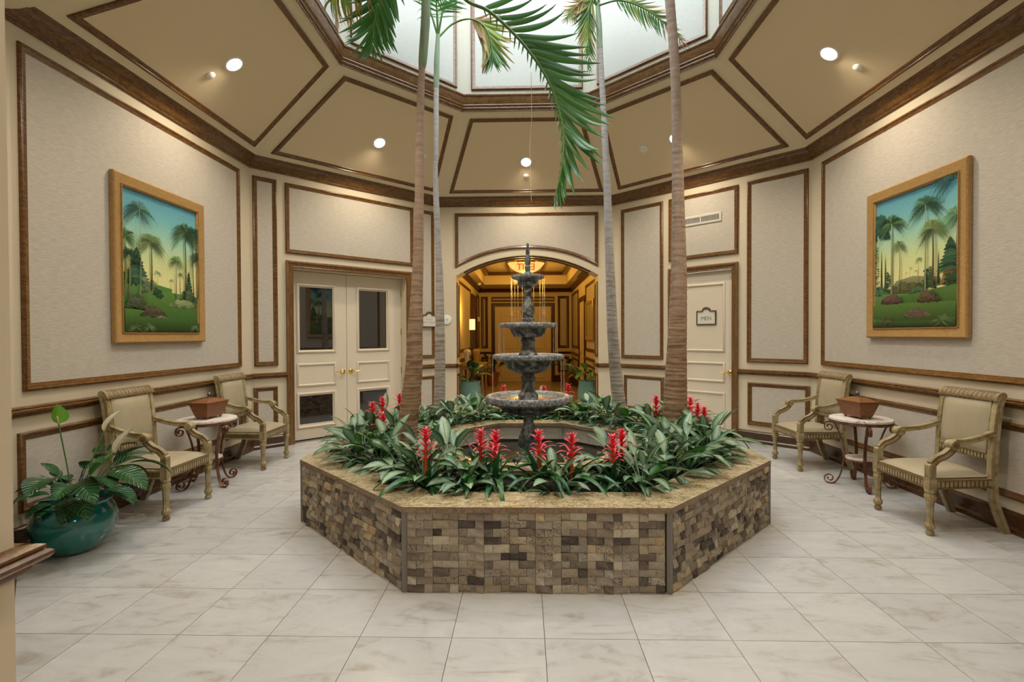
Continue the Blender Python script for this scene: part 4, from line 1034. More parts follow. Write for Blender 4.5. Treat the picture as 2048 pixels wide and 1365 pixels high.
p4, L4 = palm((1.315, -.15), 'thickest grey brown palm at the right of the planter before the MEN door',
    [(1.31, -.15, .40), (1.315, -.15, .6), (1.333, -.15, 1.217), (1.348, -.15, 1.65), (1.356, -.15, 2.052), (1.352, -.15, 2.5), (1.347, -.15, 2.955), (1.332, -.15, 3.6), (1.31, -.15, 4.091), (1.253, -.15, 4.76)],
    [.108, .102, .084, .071, .0615, .051, .043, .041, .041, .040], m_trunk_br,
    [(1.253, -.15, 4.75), (1.244, -.15, 5.025), (1.236, -.15, 5.55)], [.044, .046, .030])
# the big green frond sweeping down in front of the arch
frond(p1, [L1(p) for p in [(-.81, -.62, 4.66), (-.655, -.648, 4.402), (-.494, -.675, 4.179), (-.312, -.702, 4.07), (-.124, -.73, 3.884), (-.002, -.758, 3.726), (.118, -.785, 3.536), (.200, -.812, 3.348), (.241, -.84, 3.184), (.264, -.868, 3.054), (.263, -.895, 2.901), (.237, -.922, 2.706), (.192, -.95, 2.517)]],
      34, arc_len(.54), 'g', .04, sweep=(60, 12), start=.22, rad=.015, up=(0, 1, .1), other=.22, wd=1.35)
# fronds hanging at the upper left
frond(p1, [L1(p) for p in [(-.82, -.6, 4.68), (-1.0, -.45, 4.82), (-1.16, -.42, 4.66), (-1.275, -.4, 4.378), (-1.32, -.4, 4.166), (-1.343, -.4, 3.93)]], 26, arc_len(.40), 'g', .05, sweep=(62, 24), start=.34, up=(0, 1, 0), wd=1.2)
frond(p1, [L1(p) for p in [(-.82, -.6, 4.68), (-1.04, -.6, 4.76), (-1.29, -.6, 4.58), (-1.50, -.58, 4.42), (-1.64, -.55, 4.27)]], 24, arc_len(.42), 'gyy', .85, sweep=(70, 45), start=.3)
# crown above the frame
for a, r_ in ((.6, .9), (2.0, .9), (3.6, .8), (4.8, .9)):
    frond(p1, [L1(p) for p in [(-.81, -.6, 4.66), (-.81+.22*r_*cos(a), -.6+.22*r_*sin(a), 5.05), (-.81+.62*r_*cos(a), -.6+.62*r_*sin(a), 5.28), (-.81+1.05*r_*cos(a), -.6+1.05*r_*sin(a), 5.2)]], 22, arc_len(.40), 'g', .4, individual=False)
# rear left palm: arching brown frond and upright ones
frond(p2, [L2(p) for p in [(-1.008, 1.03, 4.90), (-.853, 1.1, 5.093), (-.65, 1.1, 5.147), (-.488, 1.1, 5.06), (-.409, 1.1, 4.87), (-.387, 1.1, 4.65)]], 34, arc_len(.46), 'gbbyyg', .35, sweep=(58, 24), start=.42, up=(0, 1, 0), rad=.012)
frond(p2, [L2(p) for p in [(-1.008, 1.02, 4.90), (-1.10, .98, 5.20), (-1.25, .95, 5.55), (-1.45, .9, 5.75), (-1.6, .9, 5.7)]], 24, arc_len(.40), 'g', .3, start=.35, rad=.012)
frond(p2, [L2(p) for p in [(-1.008, 1.02, 4.90), (-.95, .98, 5.15), (-.86, .95, 5.45), (-.68, .9, 5.8), (-.45, .85, 5.9)]], 24, arc_len(.38), 'g', .3, start=.25, rad=.012)
frond(p2, [L2(p) for p in [(-1.008, 1.02, 4.90), (-1.02, 1.15, 5.3), (-1.02, 1.35, 5.7), (-1.0, 1.6, 5.9)]], 22, arc_len(.36), 'g', .3, start=.2, individual=False)
frond(p2, [L2(p) for p in [(-1.008, 1.02, 4.90), (-1.0, .85, 5.25), (-.98, .55, 5.6), (-.95, .25, 5.7)]], 22, arc_len(.38), 'g', .3, start=.2, individual=False)
# rear right palm
frond(p3, [L3(p) for p in [(.802, .99, 5.20), (.745, .96, 5.255), (.703, .95, 5.126), (.69, .95, 4.848), (.71, .95, 4.45)]], 30, arc_len(.30), 'bygyg', .05, sweep=(40, 18), start=.18, up=(0, 1, 0), rad=.011)
frond(p3, [L3(p) for p in [(.806, .99, 5.20), (1.036, .9, 5.19), (1.31, .9, 5.09), (1.557, .9, 4.90), (1.76, .9, 4.68)]], 30, arc_len(.26), 'gygb', .35, sweep=(55, 25), start=.2, up=(0, 1, 0), rad=.011)
frond(p3, [L3(p) for p in [(.80, .99, 5.20), (.684, .95, 5.25), (.56, .95, 5.17), (.45, .95, 5.02)]], 20, arc_len(.22), 'bby', .25, sweep=(55, 25), start=.3, up=(0, 1, 0))
for a in (1.6, 2.6, -1.4):
    frond(p3, [L3(p) for p in [(.804, 1.0, 5.2), (.804+.2*cos(a), 1+.2*sin(a), 5.6), (.804+.5*cos(a), 1+.5*sin(a), 5.85), (.804+.9*cos(a), 1+.9*sin(a), 5.85)]], 22, arc_len(.36), 'g', .35, individual=False)
for a in (.2, 1.5, 2.7, 4.0, 5.2):
    frond(p4, [L4(p) for p in [(1.236, -.15, 5.5), (1.236+.14*cos(a), -.15+.14*sin(a), 5.95), (1.236+.36*cos(a), -.15+.36*sin(a), 6.25), (1.236+.66*cos(a), -.15+.66*sin(a), 6.3)]], 22, arc_len(.36), 'g', .35, individual=False)
b = MB(); b.tube([(0, 0, 0), (.004, .004, -.35), (-.012, 0, -.55), (-.002, 0, -.98)], .0018, 5); o = b.obj('hanging_thread', mat('pale_thread', (.6, .55, .42), .6), smooth=60)
o.location = (.020, -.85, 3.50); tag(o, 'thin pale thread hanging down from the big green palm frond', 'thread')

# ------------------------------------------------------------------ armchairs
def ribs(b, p0, p1, n, w, h, nrm, proud=.004, mi=0):
    p0, p1, nrm = Vector(p0), Vector(p1), Vector(nrm); d = (p1-p0).normalized()
    for i in range(n):
        c = p0.lerp(p1, (i+.5)/n)
        for vs_ in ([c-d*w/2, c+d*w/2],):
            a_, b_ = vs_; z = Vector((0, 0, h/2))
            b.add([a_-z, b_-z, b_+z, a_+z, a_-z+nrm*proud, b_-z+nrm*proud, b_+z+nrm*proud, a_+z+nrm*proud], [(4, 5, 6, 7), (0, 1, 5, 4), (1, 2, 6, 5), (2, 3, 7, 6), (3, 0, 4, 7)], mi)
FH, FW_, BWD = .270, .245, .235    # half widths front, rear of seat, back
YF, YB = -.215, .265
chair0 = None
def build_chair():
    r = empty('armchair', (0, 0, 0))
    # front legs
    for sx in (-1, 1):
        prof = [(.018, 0), (.026, .008), (.028, .022), (.022, .036), (.018, .042), (.029, .055), (.031, .072), (.026, .088), (.021, .096), (.0215, .16), (.0235, .22), (.026, .256), (.031, .262), (.033, .285), (.031, .305), (.026, .310), (.034, .318), (.036, .332), (.028, .345)]
        b = MB(); b.lathe(prof, 28, (sx*FH, YF), lambda k, a: 1+(.07*cos(8*a) if 8 <= k <= 11 else .10*cos(6*a) if k in (5, 6, 7, 12, 13, 14) else 0))
        b.obj('leg', m_chair, r, smooth=40)
        lg = [c for c in r.children if c.name.startswith('leg')][-1]
        for z, rr, h in ((.284, .0335, .030), (.072, .031, .024)):
            g = MB()
            for i in range(6):
                a = i*pi/3+.5; d = Vector((cos(a), sin(a), 0)); t = Vector((-sin(a), cos(a), 0)); c = Vector((sx*FH, YF, z))+d*rr*.98
                g.add([c-Vector((0, 0, h)), c+t*.010, c+Vector((0, 0, h*.8)), c-t*.010, c+d*.007], [(0, 1, 4), (1, 2, 4), (2, 3, 4), (3, 0, 4)])
            g.obj('leaf_carving', m_gilt, lg)
    # rear legs and stiles
    for sx in (-1, 1):
        for nm, pts, mt in (('leg', [(sx*BWD, .365, 0), (sx*BWD, .325, .10), (sx*BWD, .285, .22), (sx*BWD, .265, .36)], m_chair), ('back_stile', [(sx*BWD, .265, .36), (sx*BWD, .268, .55), (sx*BWD, .280, .75), (sx*BWD, .300, .93), (sx*BWD, .325, 1.02)], m_chair)):
            P = bez(pts, 8); b = MB(); w, d = .020, .026
            rows = [[(p.x-w, p.y-d, p.z), (p.x-w*.3, p.y-d-.004, p.z), (p.x+w*.3, p.y-d-.004, p.z), (p.x+w, p.y-d, p.z), (p.x+w, p.y-d*.3, p.z), (p.x+w*.8, p.y, p.z), (p.x+w, p.y+d*.3, p.z), (p.x+w, p.y+d, p.z), (p.x-w, p.y+d, p.z), (p.x-w, p.y+d*.3, p.z), (p.x-w*.8, p.y, p.z), (p.x-w, p.y-d*.3, p.z)] for p in P]
            b.grid(rows, True); b.add(rows[0], [tuple(range(12))[::-1]]); b.add(rows[-1], [tuple(range(12))]); b.obj(nm, mt, r, smooth=30)
    # aprons with dark slots between ribs
    def apron(pa, pb, nrm, n, name='seat_rail', z=.378, h=.068):
        pa, pb, nrm = Vector(pa), Vector(pb), Vector(nrm); b = MB(); d = (pb-pa).normalized()
        t = nrm*.018
        for zz, hh, off, mi in ((z, h*.62, -.004, 1), (z+h*.40, h*.2, .004, 0), (z-h*.42, h*.16, .004, 0)):
            a_, c_ = pa+nrm*off, pb+nrm*off; Z = Vector((0, 0, hh/2)); Zc = Vector((0, 0, zz))
            b.add([a_-t-Z+Zc, c_-t-Z+Zc, c_-Z+Zc, a_-Z+Zc, a_-t+Z+Zc, c_-t+Z+Zc, c_+Z+Zc, a_+Z+Zc], [(0, 3, 2, 1), (4, 5, 6, 7), (0, 1, 5, 4), (1, 2, 6, 5), (2, 3, 7, 6), (3, 0, 4, 7)], mi)
        ribs(b, pa+nrm*-.004+Vector((0, 0, z)), pb+nrm*-.004+Vector((0, 0, z)), n, (pb-pa).length/n*.60, h*.60, nrm, .007)
        return b.obj(name, [m_chair, m_groove], r)
    apron((-FH+.03, YF-.024, 0), (FH-.03, YF-.024, 0), (0, -1, 0), 17)
    for sx in (-1, 1):
        apron((sx*(FH+.020), YF+.03, 0), (sx*(BWD+.018), YB-.02, 0), Vector((sx, .06, 0)).normalized(), 13)
    apron((-BWD+.02, YB+.0, 0), (BWD-.02, YB+.0, 0), (0, -1, 0), 14)
    # front corner blocks and arm posts
    for sx in (-1, 1):
        b = MB(); b.box(sx*FH-.028, YF-.028, .343, sx*FH+.028, YF+.028, .418); b.box(sx*FH-.024, YF-.024, .418, sx*FH+.024, YF+.026, .52)
        b.box(sx*FH-.027, YF-.027, .335, sx*FH+.027, YF+.027, .345)
        b.add([(sx*FH-.024, YF-.024, .52), (sx*FH+.024, YF-.024, .52), (sx*FH+.024, YF+.026, .52), (sx*FH-.024, YF+.026, .52), (sx*FH-.022, YF+.012, .545), (sx*FH+.022, YF+.012, .545), (sx*FH+.022, YF+.026, .55), (sx*FH-.022, YF+.026, .55)], [(0, 1, 5, 4), (1, 2, 6, 5), (2, 3, 7, 6), (3, 0, 4, 7), (4, 5, 6, 7)])
        ribs(b, (sx*FH-.02, YF-.024, .47), (sx*FH+.02, YF-.024, .47), 4, .006, .07, (0, -1, 0), .003)
        ribs(b, (sx*(FH+.024), YF-.02, .47), (sx*(FH+.024), YF+.02, .47), 4, .006, .07, (sx, 0, 0), .003)
        b.obj('corner_post', m_chair, r)
        # arm support: a curve from the post up and back to the scroll
        P = bez([(sx*FH, YF+.005, .525), (sx*FH, YF+.045, .565), (sx*(FH-.002), YF+.10, .59), (sx*(FH-.004), YF+.145, .625), (sx*(FH-.004), YF+.165, .655)], 8); b = MB(); rows = []
        for i, p in enumerate(P):
            t = (P[min(i+1, len(P)-1)]-P[max(0, i-1)]).normalized(); nn = Vector((0, -t.z, t.y)); w, d = .021, .024
            rows.append([tuple(p+Vector((x, 0, 0))+nn*y) for x, y in ((-w, -d), (w, -d), (w, -d*.4), (w*.8, 0), (w, d*.4), (w, d), (w*.6, d*.82), (w*.3, d), (-w*.3, d), (-w*.6, d*.82), (-w, d), (-w, d*.4), (-w*.8, 0), (-w, -d*.4))])
        b.grid(rows, True); b.add(rows[0], [tuple(range(14))[::-1]]); b.obj('arm_support', m_chair, r, smooth=30)
        # arm rest with scroll
        P = bez([(sx*(BWD+.004), .275, .755), (sx*(BWD+.012), .16, .715), (sx*(FH-.012), .04, .692), (sx*(FH-.004), -.035, .690), (sx*(FH-.004), -.052, .682)], 8); b = MB(); rows = []
        for i, p in enumerate(P):
            w, d = .020, .019
            rows.append([(p.x+x, p.y, p.z+y) for x, y in ((-w, -d), (w, -d), (w, -d*.35), (w*.8, 0), (w, d*.35), (w, d), (w*.6, d*.8), (w*.3, d), (-w*.3, d), (-w*.6, d*.8), (-w, d), (-w, d*.35), (-w*.8, 0), (-w, -d*.35))])
        b.grid(rows, True); b.add(rows[0], [tuple(range(14))]); b.add(rows[-1], [tuple(range(14))[::-1]]); ar = b.obj('arm_rest', m_chair, r, smooth=30)
        b = MB(); b.M = Matrix.Translation((sx*(FH-.004), -.052, .668)) @ Matrix.Rotation(pi/2, 4, 'Y')
        b.lathe([(.010, -.034), (.020, -.036), (.034, -.034), (.036, -.022), (.033, 0), (.036, .022), (.034, .034), (.020, .036), (.010, .034)], 24); b.obj('scroll', m_chair, ar, smooth=40)
        b = MB(); b.M = Matrix.Translation((sx*(FH-.004)+sx*.0345, -.052, .668)) @ Matrix.Rotation(pi/2, 4, 'Y'); b.lathe([(.020, -.002), (.022, .003), (.014, .004), (.012, .001), (.010, .005), (.001, .006)] if sx > 0 else [(.020, .002), (.022, -.003), (.014, -.004), (.012, -.001), (.010, -.005), (.001, -.006)], 20, caps=False); b.obj('rosette', m_groove, ar, smooth=40)
    # seat cushion, domed
    b = MB(); rows = []; n = 14
    for j in range(n+1):
        v = j/n; y = (YF-.012)+(YB+.004-YF)*v; hw = (FH-.004)+(BWD-.012-FH)*v; row = []
        for i in range(n+1):
            u = i/n*2-1; e = max(abs(u), abs(2*v-1)); d = (1-abs(u)**3.2)*(1-abs(2*v-1)**3.2)
            notch = 1
            row.append((u*hw, y, .416+.058*d**.55))
        rows.append(row)
    b.grid(rows)
    edge = [rows[0][i] for i in range(n+1)]+[rows[j][n] for j in range(1, n+1)]+[rows[n][i] for i in range(n-1, -1, -1)]+[rows[j][0] for j in range(n-1, 0, -1)]
    b.grid([edge, [(x, y, .400) for x, y, z in edge]], True); b.add([(x, y, .400) for x, y, z in edge], [tuple(range(len(edge)))])
    se = b.obj('seat', m_leather, r, smooth=50)
    b = MB(); b.tube([(x*1.004, y, .421) for x, y, z in edge]+[(edge[0][0]*1.004, edge[0][1], .421)], .0045, 6); b.obj('piping', m_leather, se, smooth=60)
    # back: padded panel, frame rails, fluted crest roll
    b = MB(); rows = []
    for j in range(13):
        v = j/12; z = .595+.385*v; yc = .250+.022*v+.018*v*v; row = []
        for i in range(11):
            u = i/10*2-1; d = (1-abs(u)**4)*(1-abs(2*v-1)**4); row.append((u*(BWD-.030), yc-.004-.030*d**.5, z))
        rows.append(row)
    b.grid(rows); bk = [[(p[0], .268+.022*j/12+.018*(j/12)**2, p[2]) for p in rr] for j, rr in enumerate(rows)]; b.grid(bk)
    edge = lambda R: [R[0][i] for i in range(11)]+[R[j][10] for j in range(1, 13)]+[R[12][i] for i in range(9, -1, -1)]+[R[j][0] for j in range(11, 0, -1)]
    b.grid([edge(rows), edge(bk)], True); b.obj('back_pad', m_leather, r, smooth=50)
    b = MB(); e = edge(rows); b.tube(e+[e[0]], .005, 6); b.obj('back_bead', m_chair, r, smooth=60)
    apron((-BWD+.018, .248, 0), (BWD-.018, .248, 0), (0, -1, 0), 15, 'lower_back_rail', .565, .052)
    # crest: a fluted band curling backward at the top
    prof = [(.166, .985), (.172, 1.005), (.182, 1.025), (.195, 1.042), (.212, 1.052), (.230, 1.052), (.244, 1.043), (.250, 1.028), (.246, 1.012), (.234, 1.003), (.222, 1.006), (.205, 1.000), (.195, .985)]
    b = MB(); NX = 52; rows = []
    for i in range(NX+1):
        u = -1+2*i/NX; fl_ = (.007 if (i % 4) in (1, 2) else 0)*(1 if 2 < i < NX-2 else 0)
        cy, cz_ = .322, 1.015; row = []
        for k, (y, z) in enumerate(prof):
            dd = Vector((0, y+.1-cy, z-cz_)); dd = dd.normalized() if dd.length > 0 else dd; f_ = fl_ if k < 9 else 0
            row.append((u*(BWD+.022), y+.1-dd.y*f_, z-dd.z*f_))
        rows.append(row)
    for i in range(NX):
        groove = (i % 4) in (1,)  and 2 < i < NX-2
        m = len(prof); b.add(rows[i]+rows[i+1], [(k, (k+1) % m, (k+1) % m+m, k+m) for k in range(m)], 1 if groove else 0)
    b.add(rows[0], [tuple(range(len(prof)))]); b.add(rows[-1], [tuple(range(len(prof)))[::-1]]); b.obj('crest_rail', [m_chair, m_groove], r)
    return r
def dup(root, label, group, loc, rz):
    c = root.copy(); COL.objects.link(c); c.location = loc; c.rotation_euler = (0, 0, rz); c['label'] = label
    if group: c['group'] = group
    for ch in list(root.children):
        d = ch.copy(); COL.objects.link(d); d.parent = c
        for g in ch.children: e = g.copy(); COL.objects.link(e); e.parent = d
    return c
chair0 = build_chair()
tag(chair0, 'carved cream armchair nearest the teal pot at the left wall', 'armchair', 'carved cream armchairs along the walls')
chair0.location = (-3.165, -.463, 0); chair0.rotation_euler = (0, 0, pi/2)
dup(chair0, 'carved cream armchair on the left between side table and double doors', 'carved cream armchairs along the walls', (-3.165, 1.045, 0), pi/2)
dup(chair0, 'carved cream armchair nearest the camera at the right wall', 'carved cream armchairs along the walls', (3.165, -.68, 0), -pi/2)
dup(chair0, 'carved cream armchair on the right between side table and MEN door', 'carved cream armchairs along the walls', (3.165, 1.05, 0), -pi/2)

# ------------------------------------------------------------------ side tables
def spiral(cx, cz_, r0, r1, a0, turns, n=26):
    return [(cx+(r0+(r1-r0)*i/n)*cos(a0+turns*2*pi*i/n), cz_+(r0+(r1-r0)*i/n)*sin(a0+turns*2*pi*i/n)) for i in range(n+1)]
def build_table():
    r = empty('side_table', (0, 0, 0))
    b = MB(); b.lathe([(.001, .640), (.255, .640), (.265, .646), (.267, .656), (.262, .668), (.25, .672), (.001, .673)], 48, caps=False); b.obj('stone_top', m_stone, r, smooth=40)
    b = MB(); b.lathe([(.245, .622), (.258, .618), (.266, .624), (.268, .634), (.258, .641), (.245, .640)], 96, mod=lambda k, a: 1+.008*cos(48*a+k*1.2), caps=False); b.obj('rope_rim', m_wrought, r, smooth=60)
    for q in range(4):
        a = q*pi/2+pi/4+.35; M = Matrix.Rotation(a, 4, 'Z')
        top = spiral(.268, .568, .048, .012, radians(75), -1.40)[::-1]      # inner end to outer
        foot = spiral(.262, .054, .050, .013, -pi/2, 1.40)
        path = bez([(x, 0, z) for x, z in [top[0], top[4], top[8], top[12], top[16], top[20], top[24], top[26], (.245, .613), (.212, .590), (.172, .49), (.145, .38), (.140, .28), (.152, .17), (.182, .065), (.222, .012)]+[foot[k] for k in (0, 3, 6, 9, 12, 15, 18, 22, 26)]], 5)
        b = MB(); b.M = M; rows = []
        for i, p in enumerate(path):
            t = (path[min(i+1, len(path)-1)]-path[max(0, i-1)]).normalized(); nn = Vector((-t.z, 0, t.x)); rows.append([tuple(p+nn*.0045+Vector((0, y, 0))) for y in (-.013, .013)]+[tuple(p-nn*.004+Vector((0, y, 0))) for y in (.013, -.013)])
        b.grid(rows, True); b.add(rows[0], [(0, 1, 2, 3)]); b.add(rows[-1], [(3, 2, 1, 0)]); b.obj('scroll_leg', m_wrought, r, smooth=40)
    b = MB(); b.lathe([(.001, .262), (.125, .262), (.132, .268), (.130, .280), (.120, .284), (.001, .285)], 36, caps=False); b.obj('lower_stone_shelf', m_stone, r, smooth=40)
    b = MB(); b.lathe([(.124, .250), (.138, .250), (.140, .262), (.132, .266), (.124, .262)], 36, caps=False); b.obj('shelf_ring', m_wrought, r, smooth=40)
    return r
t0 = build_table(); tag(t0, 'round stone topped scroll iron side table between the two left armchairs', 'side table', 'stone topped iron side tables')
t0.location = (-3.24, .255, 0)
dup(t0, 'round stone topped scroll iron side table between the two right armchairs', 'stone topped iron side tables', (3.245, .255, 0), pi/2+.1)
# lidded boxes on the tables
def build_box():
    r = empty('wooden_box', (0, 0, 0))
    def fr(hx0, hy0, z0, hx1, hy1, z1, b): b.add([(-hx0, -hy0, z0), (hx0, -hy0, z0), (hx0, hy0, z0), (-hx0, hy0, z0), (-hx1, -hy1, z1), (hx1, -hy1, z1), (hx1, hy1, z1), (-hx1, hy1, z1)], [(0, 3, 2, 1), (4, 5, 6, 7), (0, 1, 5, 4), (1, 2, 6, 5), (2, 3, 7, 6), (3, 0, 4, 7)])
    b = MB(); fr(.105, .062, .018, .112, .068, .034, b); fr(.112, .068, .034, .150, .102, .158, b); b.obj('body', m_mahog, r)
    b = MB(); fr(.155, .107, .160, .155, .107, .168, b); fr(.150, .102, .168, .066, .040, .196, b); fr(.066, .040, .196, .060, .034, .200, b); b.obj('lid', m_mahog, r)
    b = MB(); b.lathe([(.010, .199), (.012, .203), (.006, .210), (.007, .218), (.016, .226), (.019, .238), (.014, .250), (.006, .256), (.003, .262)], 18); b.obj('knob', m_pewter, r, smooth=50)
    for sx in (-1, 1):
        for sy in (-1, 1):
            b = MB(); b.lathe([(.006, 0), (.010, .004), (.009, .012), (.012, .020)], 12, (sx*.09, sy*.05)); b.obj('foot', m_legdark, r, smooth=50)
    return r
x0 = build_box(); tag(x0, 'mahogany lidded box with knob on the left side table', 'box', 'mahogany lidded boxes')
x0.location = (-3.21, .24, .673); x0.rotation_euler = (0, 0, pi/2-.12)
dup(x0, 'mahogany lidded box with knob on the right side table', 'mahogany lidded boxes', (3.20, .235, .673), pi/2+.12)

# ------------------------------------------------------------------ potted peace lily at the left
pl = empty('potted_peace_lily', (-3.20, -1.28, 0), 0, 'large potted peace lily with white blooms in a glossy teal bowl at the left wall', 'potted plant')
b = MB(); b.lathe([(.115, 0), (.125, .004), (.165, .035), (.215, .10), (.243, .17), (.245, .225), (.228, .285), (.205, .318), (.200, .330), (.208, .340), (.213, .350), (.207, .358), (.196, .354), (.190, .335), (.19, .30)], 56, caps=True); b.obj('pot', m_teal, pl, smooth=50)
b = MB(); b.lathe([(.001, .315), (.192, .312)], 32, caps=False); b.obj('soil', m_soil, pl)
random.seed(31)
LI_UP = variants(4, 'leaf', m_lily, (.22, .27), .12, (72, 86), (-30, 10), (.30, .40), fold=.25, shape=.8)
LI_MID = variants(5, 'leaf', m_lily, (.24, .30), .145, (62, 78), (-70, -35), (.26, .36), fold=.2, shape=.8)
LI_OUT = variants(5, 'leaf', m_lily, (.23, .28), .14, (35, 50), (-85, -55), (.14, .22), fold=.18, shape=.8)
LI_L = variants(3, 'leaf', m_lily2, (.17, .22), .075, (65, 84), (20, 60), (.20, .26), fold=.3, shape=.8)
lily_rg = random.Random(4)
plr = pl
for V, n, sc, a0 in ((LI_OUT, 14, 1.08, .2), (LI_MID, 16, 1.12, .5), (LI_UP, 10, 1.1, 0), (LI_L, 4, 1.05, 1.3)):
    for i in range(n):
        a = a0+2*pi*i/n+lily_rg.uniform(-.25, .25); s = sc*lily_rg.uniform(.88, 1.1)
        if cos(a) < -.5: s *= .58
        elif cos(a+pi*.75) > .45: s *= .6          # short where the wall is
        M = Matrix.Translation((.05*cos(a), .05*sin(a), .31)) @ Matrix.Rotation(a, 4, 'Z') @ Matrix.Rotation(lily_rg.uniform(-.3, .3), 4, 'X') @ Matrix.Scale(s, 4)
        mk('leaf', lily_rg.choice(V), plr, M)
def bloom(pts, L, W, e, mt, az):
    P = [Vector(p) for p in pts]; b = MB(); b.tube(bez([tuple(p) for p in P], 8), [.0045]*(8*(len(P)-1)+1), 7); st = b.obj('flower_stem', m_stem, pl, smooth=60)
    me = leaf_mesh('spathe', L, W, e[0], e[1], .0, mt, shape=.62, fold=.55, seg=12, petw=.003)
    mk('spathe', me, st, Matrix.Translation(P[-1]) @ Matrix.Rotation(az, 4, 'Z'))
    q = P[-1]; d = Vector((cos(az)*.35, sin(az)*.35, 1)).normalized(); b = MB(); b.tube([q, q+d*.012, q+d*.05, q+d*.06], [.002, .006, .006, .002], 8); b.obj('spadix', m_spadix, st, smooth=60)
bloom([(.0, -.02, .33), (.0, -.045, .55), (-.03, -.08, .90)], .14, .10, (88, 75), m_spatheg, -1.2)
bloom([(.02, .04, .33), (.04, .10, .60), (.07, .17, .80)], .20, .07, (66, 25), m_spathe, 1.1)
bloom([(.04, .04, .33), (.10, .10, .52), (.16, .16, .64)], .22, .12, (62, 48), m_spathe, .9)

# ------------------------------------------------------------------ framed paintings
def srgb(r, g, b): return tuple(((c/255)/12.92 if c/255 <= .04045 else ((c/255+.055)/1.055)**2.4) for c in (r, g, b))
class Paint:
    def __init__(s, w, h): s.w, s.h = w, h; s.v = []; s.f = []; s.c = []; s.layer = 0
    def poly(s, pts, col, col2=None):
        s.layer += 1; y = -.00001*s.layer; o = len(s.v)
        lo = min(p[1] for p in pts); hi = max(p[1] for p in pts)
        pts = [(min(s.w, max(0, x)), min(s.h, max(0, z))) for x, z in pts]
        s.v += [(x, y, z) for x, z in pts]; s.f.append(tuple(range(o, o+len(pts))))
        for x, z in pts:
            t = 0 if hi-lo < 1e-6 else (z-lo)/(hi-lo); s.c.append(tuple(a+(b_-a)*t for a, b_ in zip(col, col2)) if col2 else col)
    def strip(s, rows, cols):
        s.layer += 1; y = -.00001*s.layer; o = len(s.v)
        rows = [tuple((min(s.w, max(0, p[0])), min(s.h, max(0, p[1]))) for p in r) for r in rows]
        for (a, b_), c in zip(rows, cols): s.v += [(*[a[0], y, a[1]],), (b_[0], y, b_[1])]; s.c += [c, c]
        for i in range(len(rows)-1): s.f.append((o+2*i, o+2*i+1, o+2*i+3, o+2*i+2))
    def palm(s, x, z0, z1, r, tw, dark, light, trunk, rg, nf=13):
        n = 8; lean = rg.uniform(-.02, .02)
        s.strip([((x-tw*(1.3-.6*i/n)+lean*sin(i/n*3), z0+(z1-z0)*i/n), (x+tw*(1.3-.6*i/n)+lean*sin(i/n*3), z0+(z1-z0)*i/n)) for i in range(n+1)], [tuple(c*(.7+.5*i/n) for c in trunk) for i in range(n+1)])
        cx = x+lean*sin(3)
        for k in sorted(range(nf), key=lambda q: rg.random()):
            a = radians(-30+240*k/(nf-1)); L = r*1.2*rg.uniform(.8, 1.1); mixf = rg.random(); col = tuple(d+(l-d)*mixf for d, l in zip(dark, light))
            P = []
            for i in range(9):
                t = i/8; px = cx+L*t*cos(a)*(1-.15*t); pz = z1+L*t*sin(a)*(.95-.25*t)-L*.42*t*t; P.append((px, pz))
            for i in range(1, 9):      # leaflets hanging from the frond arc
                (ax, az), (bx, bz) = P[i-1], P[i]; d = Vector((bx-ax, bz-az)); nx = Vector((-d.y, d.x)); nx = nx.normalized() if nx.length else nx
                w = L*.12*(sin(pi*min(1, i/8+.12)))+L*.02
                for sg in (-1, 1):
                    q = (bx+nx.x*sg*w*.7+d.x*.9, bz+nx.y*sg*w*.7+d.y*.9-w*.3)
                    s.poly([(ax, az), (bx, bz), q] if sg > 0 else [(bx, bz), (ax, az), q], tuple(c*rg.uniform(.8, 1.2) for c in col))
    def bush(s, x, z, r, h, dark, light, rg, n=46):
        for i in range(n):
            t = i/n; bx = x+rg.uniform(-1, 1)*r*(1-.6*t); bz = z+h*t*rg.uniform(.75, 1); q = r*rg.uniform(.13, .26)
            mixf = rg.random()*.6+.4*t; s.poly([(bx+q*cos(k*pi/3), bz+q*.6*sin(k*pi/3)) for k in range(6)], tuple(d+(l-d)*mixf for d, l in zip(dark, light)))
    def conifer(s, x, z, r, h, dark, light, rg, tiers=9):
        for i in range(tiers):
            t = i/tiers; w = r*(1-t*.85)*rg.uniform(.85, 1.1); zz = z+h*t; mixf = rg.uniform(0, .7); col = tuple(d+(l-d)*mixf for d, l in zip(dark, light))
            for sg in (-1, 1):
                s.poly([(x, zz+h*.16), (x+sg*w, zz-h*.01), (x+sg*w*.8, zz-h*.05), (x, zz)][::sg], col, tuple(c*1.25 for c in col))
    def mesh(s, name):
        me = bpy.data.meshes.new(name); me.from_pydata(s.v, [], s.f); a = me.color_attributes.new('Col', 'FLOAT_COLOR', 'POINT')
        d = []
        for c in s.c: d += [*c, 1]
        a.data.foreach_set('color', d); me.materials.append(m_canvas); me.update(); return me
m_canvas = mat('oil_on_canvas', (1, 1, 1), .5, spec=.2); _t = NT(m_canvas); _a = _t.n('ShaderNodeAttribute', _attribute_name='Col'); _n = _t.noise(_t.coord('Object', (1, 1, 1)), 60, 4, .7)
_h = _t.n('ShaderNodeHueSaturation'); _t.l(_t.math('ADD', _t.math('MULTIPLY', _n, .6), .68), _h.inputs['Value']); _t.l(_a.outputs['Color'], _h.inputs['Color']); _t.base(_h.outputs[0])
SKY = [(0, srgb(214, 212, 150)), (.18, srgb(220, 214, 148)), (.4, srgb(196, 208, 150)), (.6, srgb(152, 196, 172)), (.8, srgb(112, 172, 178)), (1, srgb(80, 142, 162))]
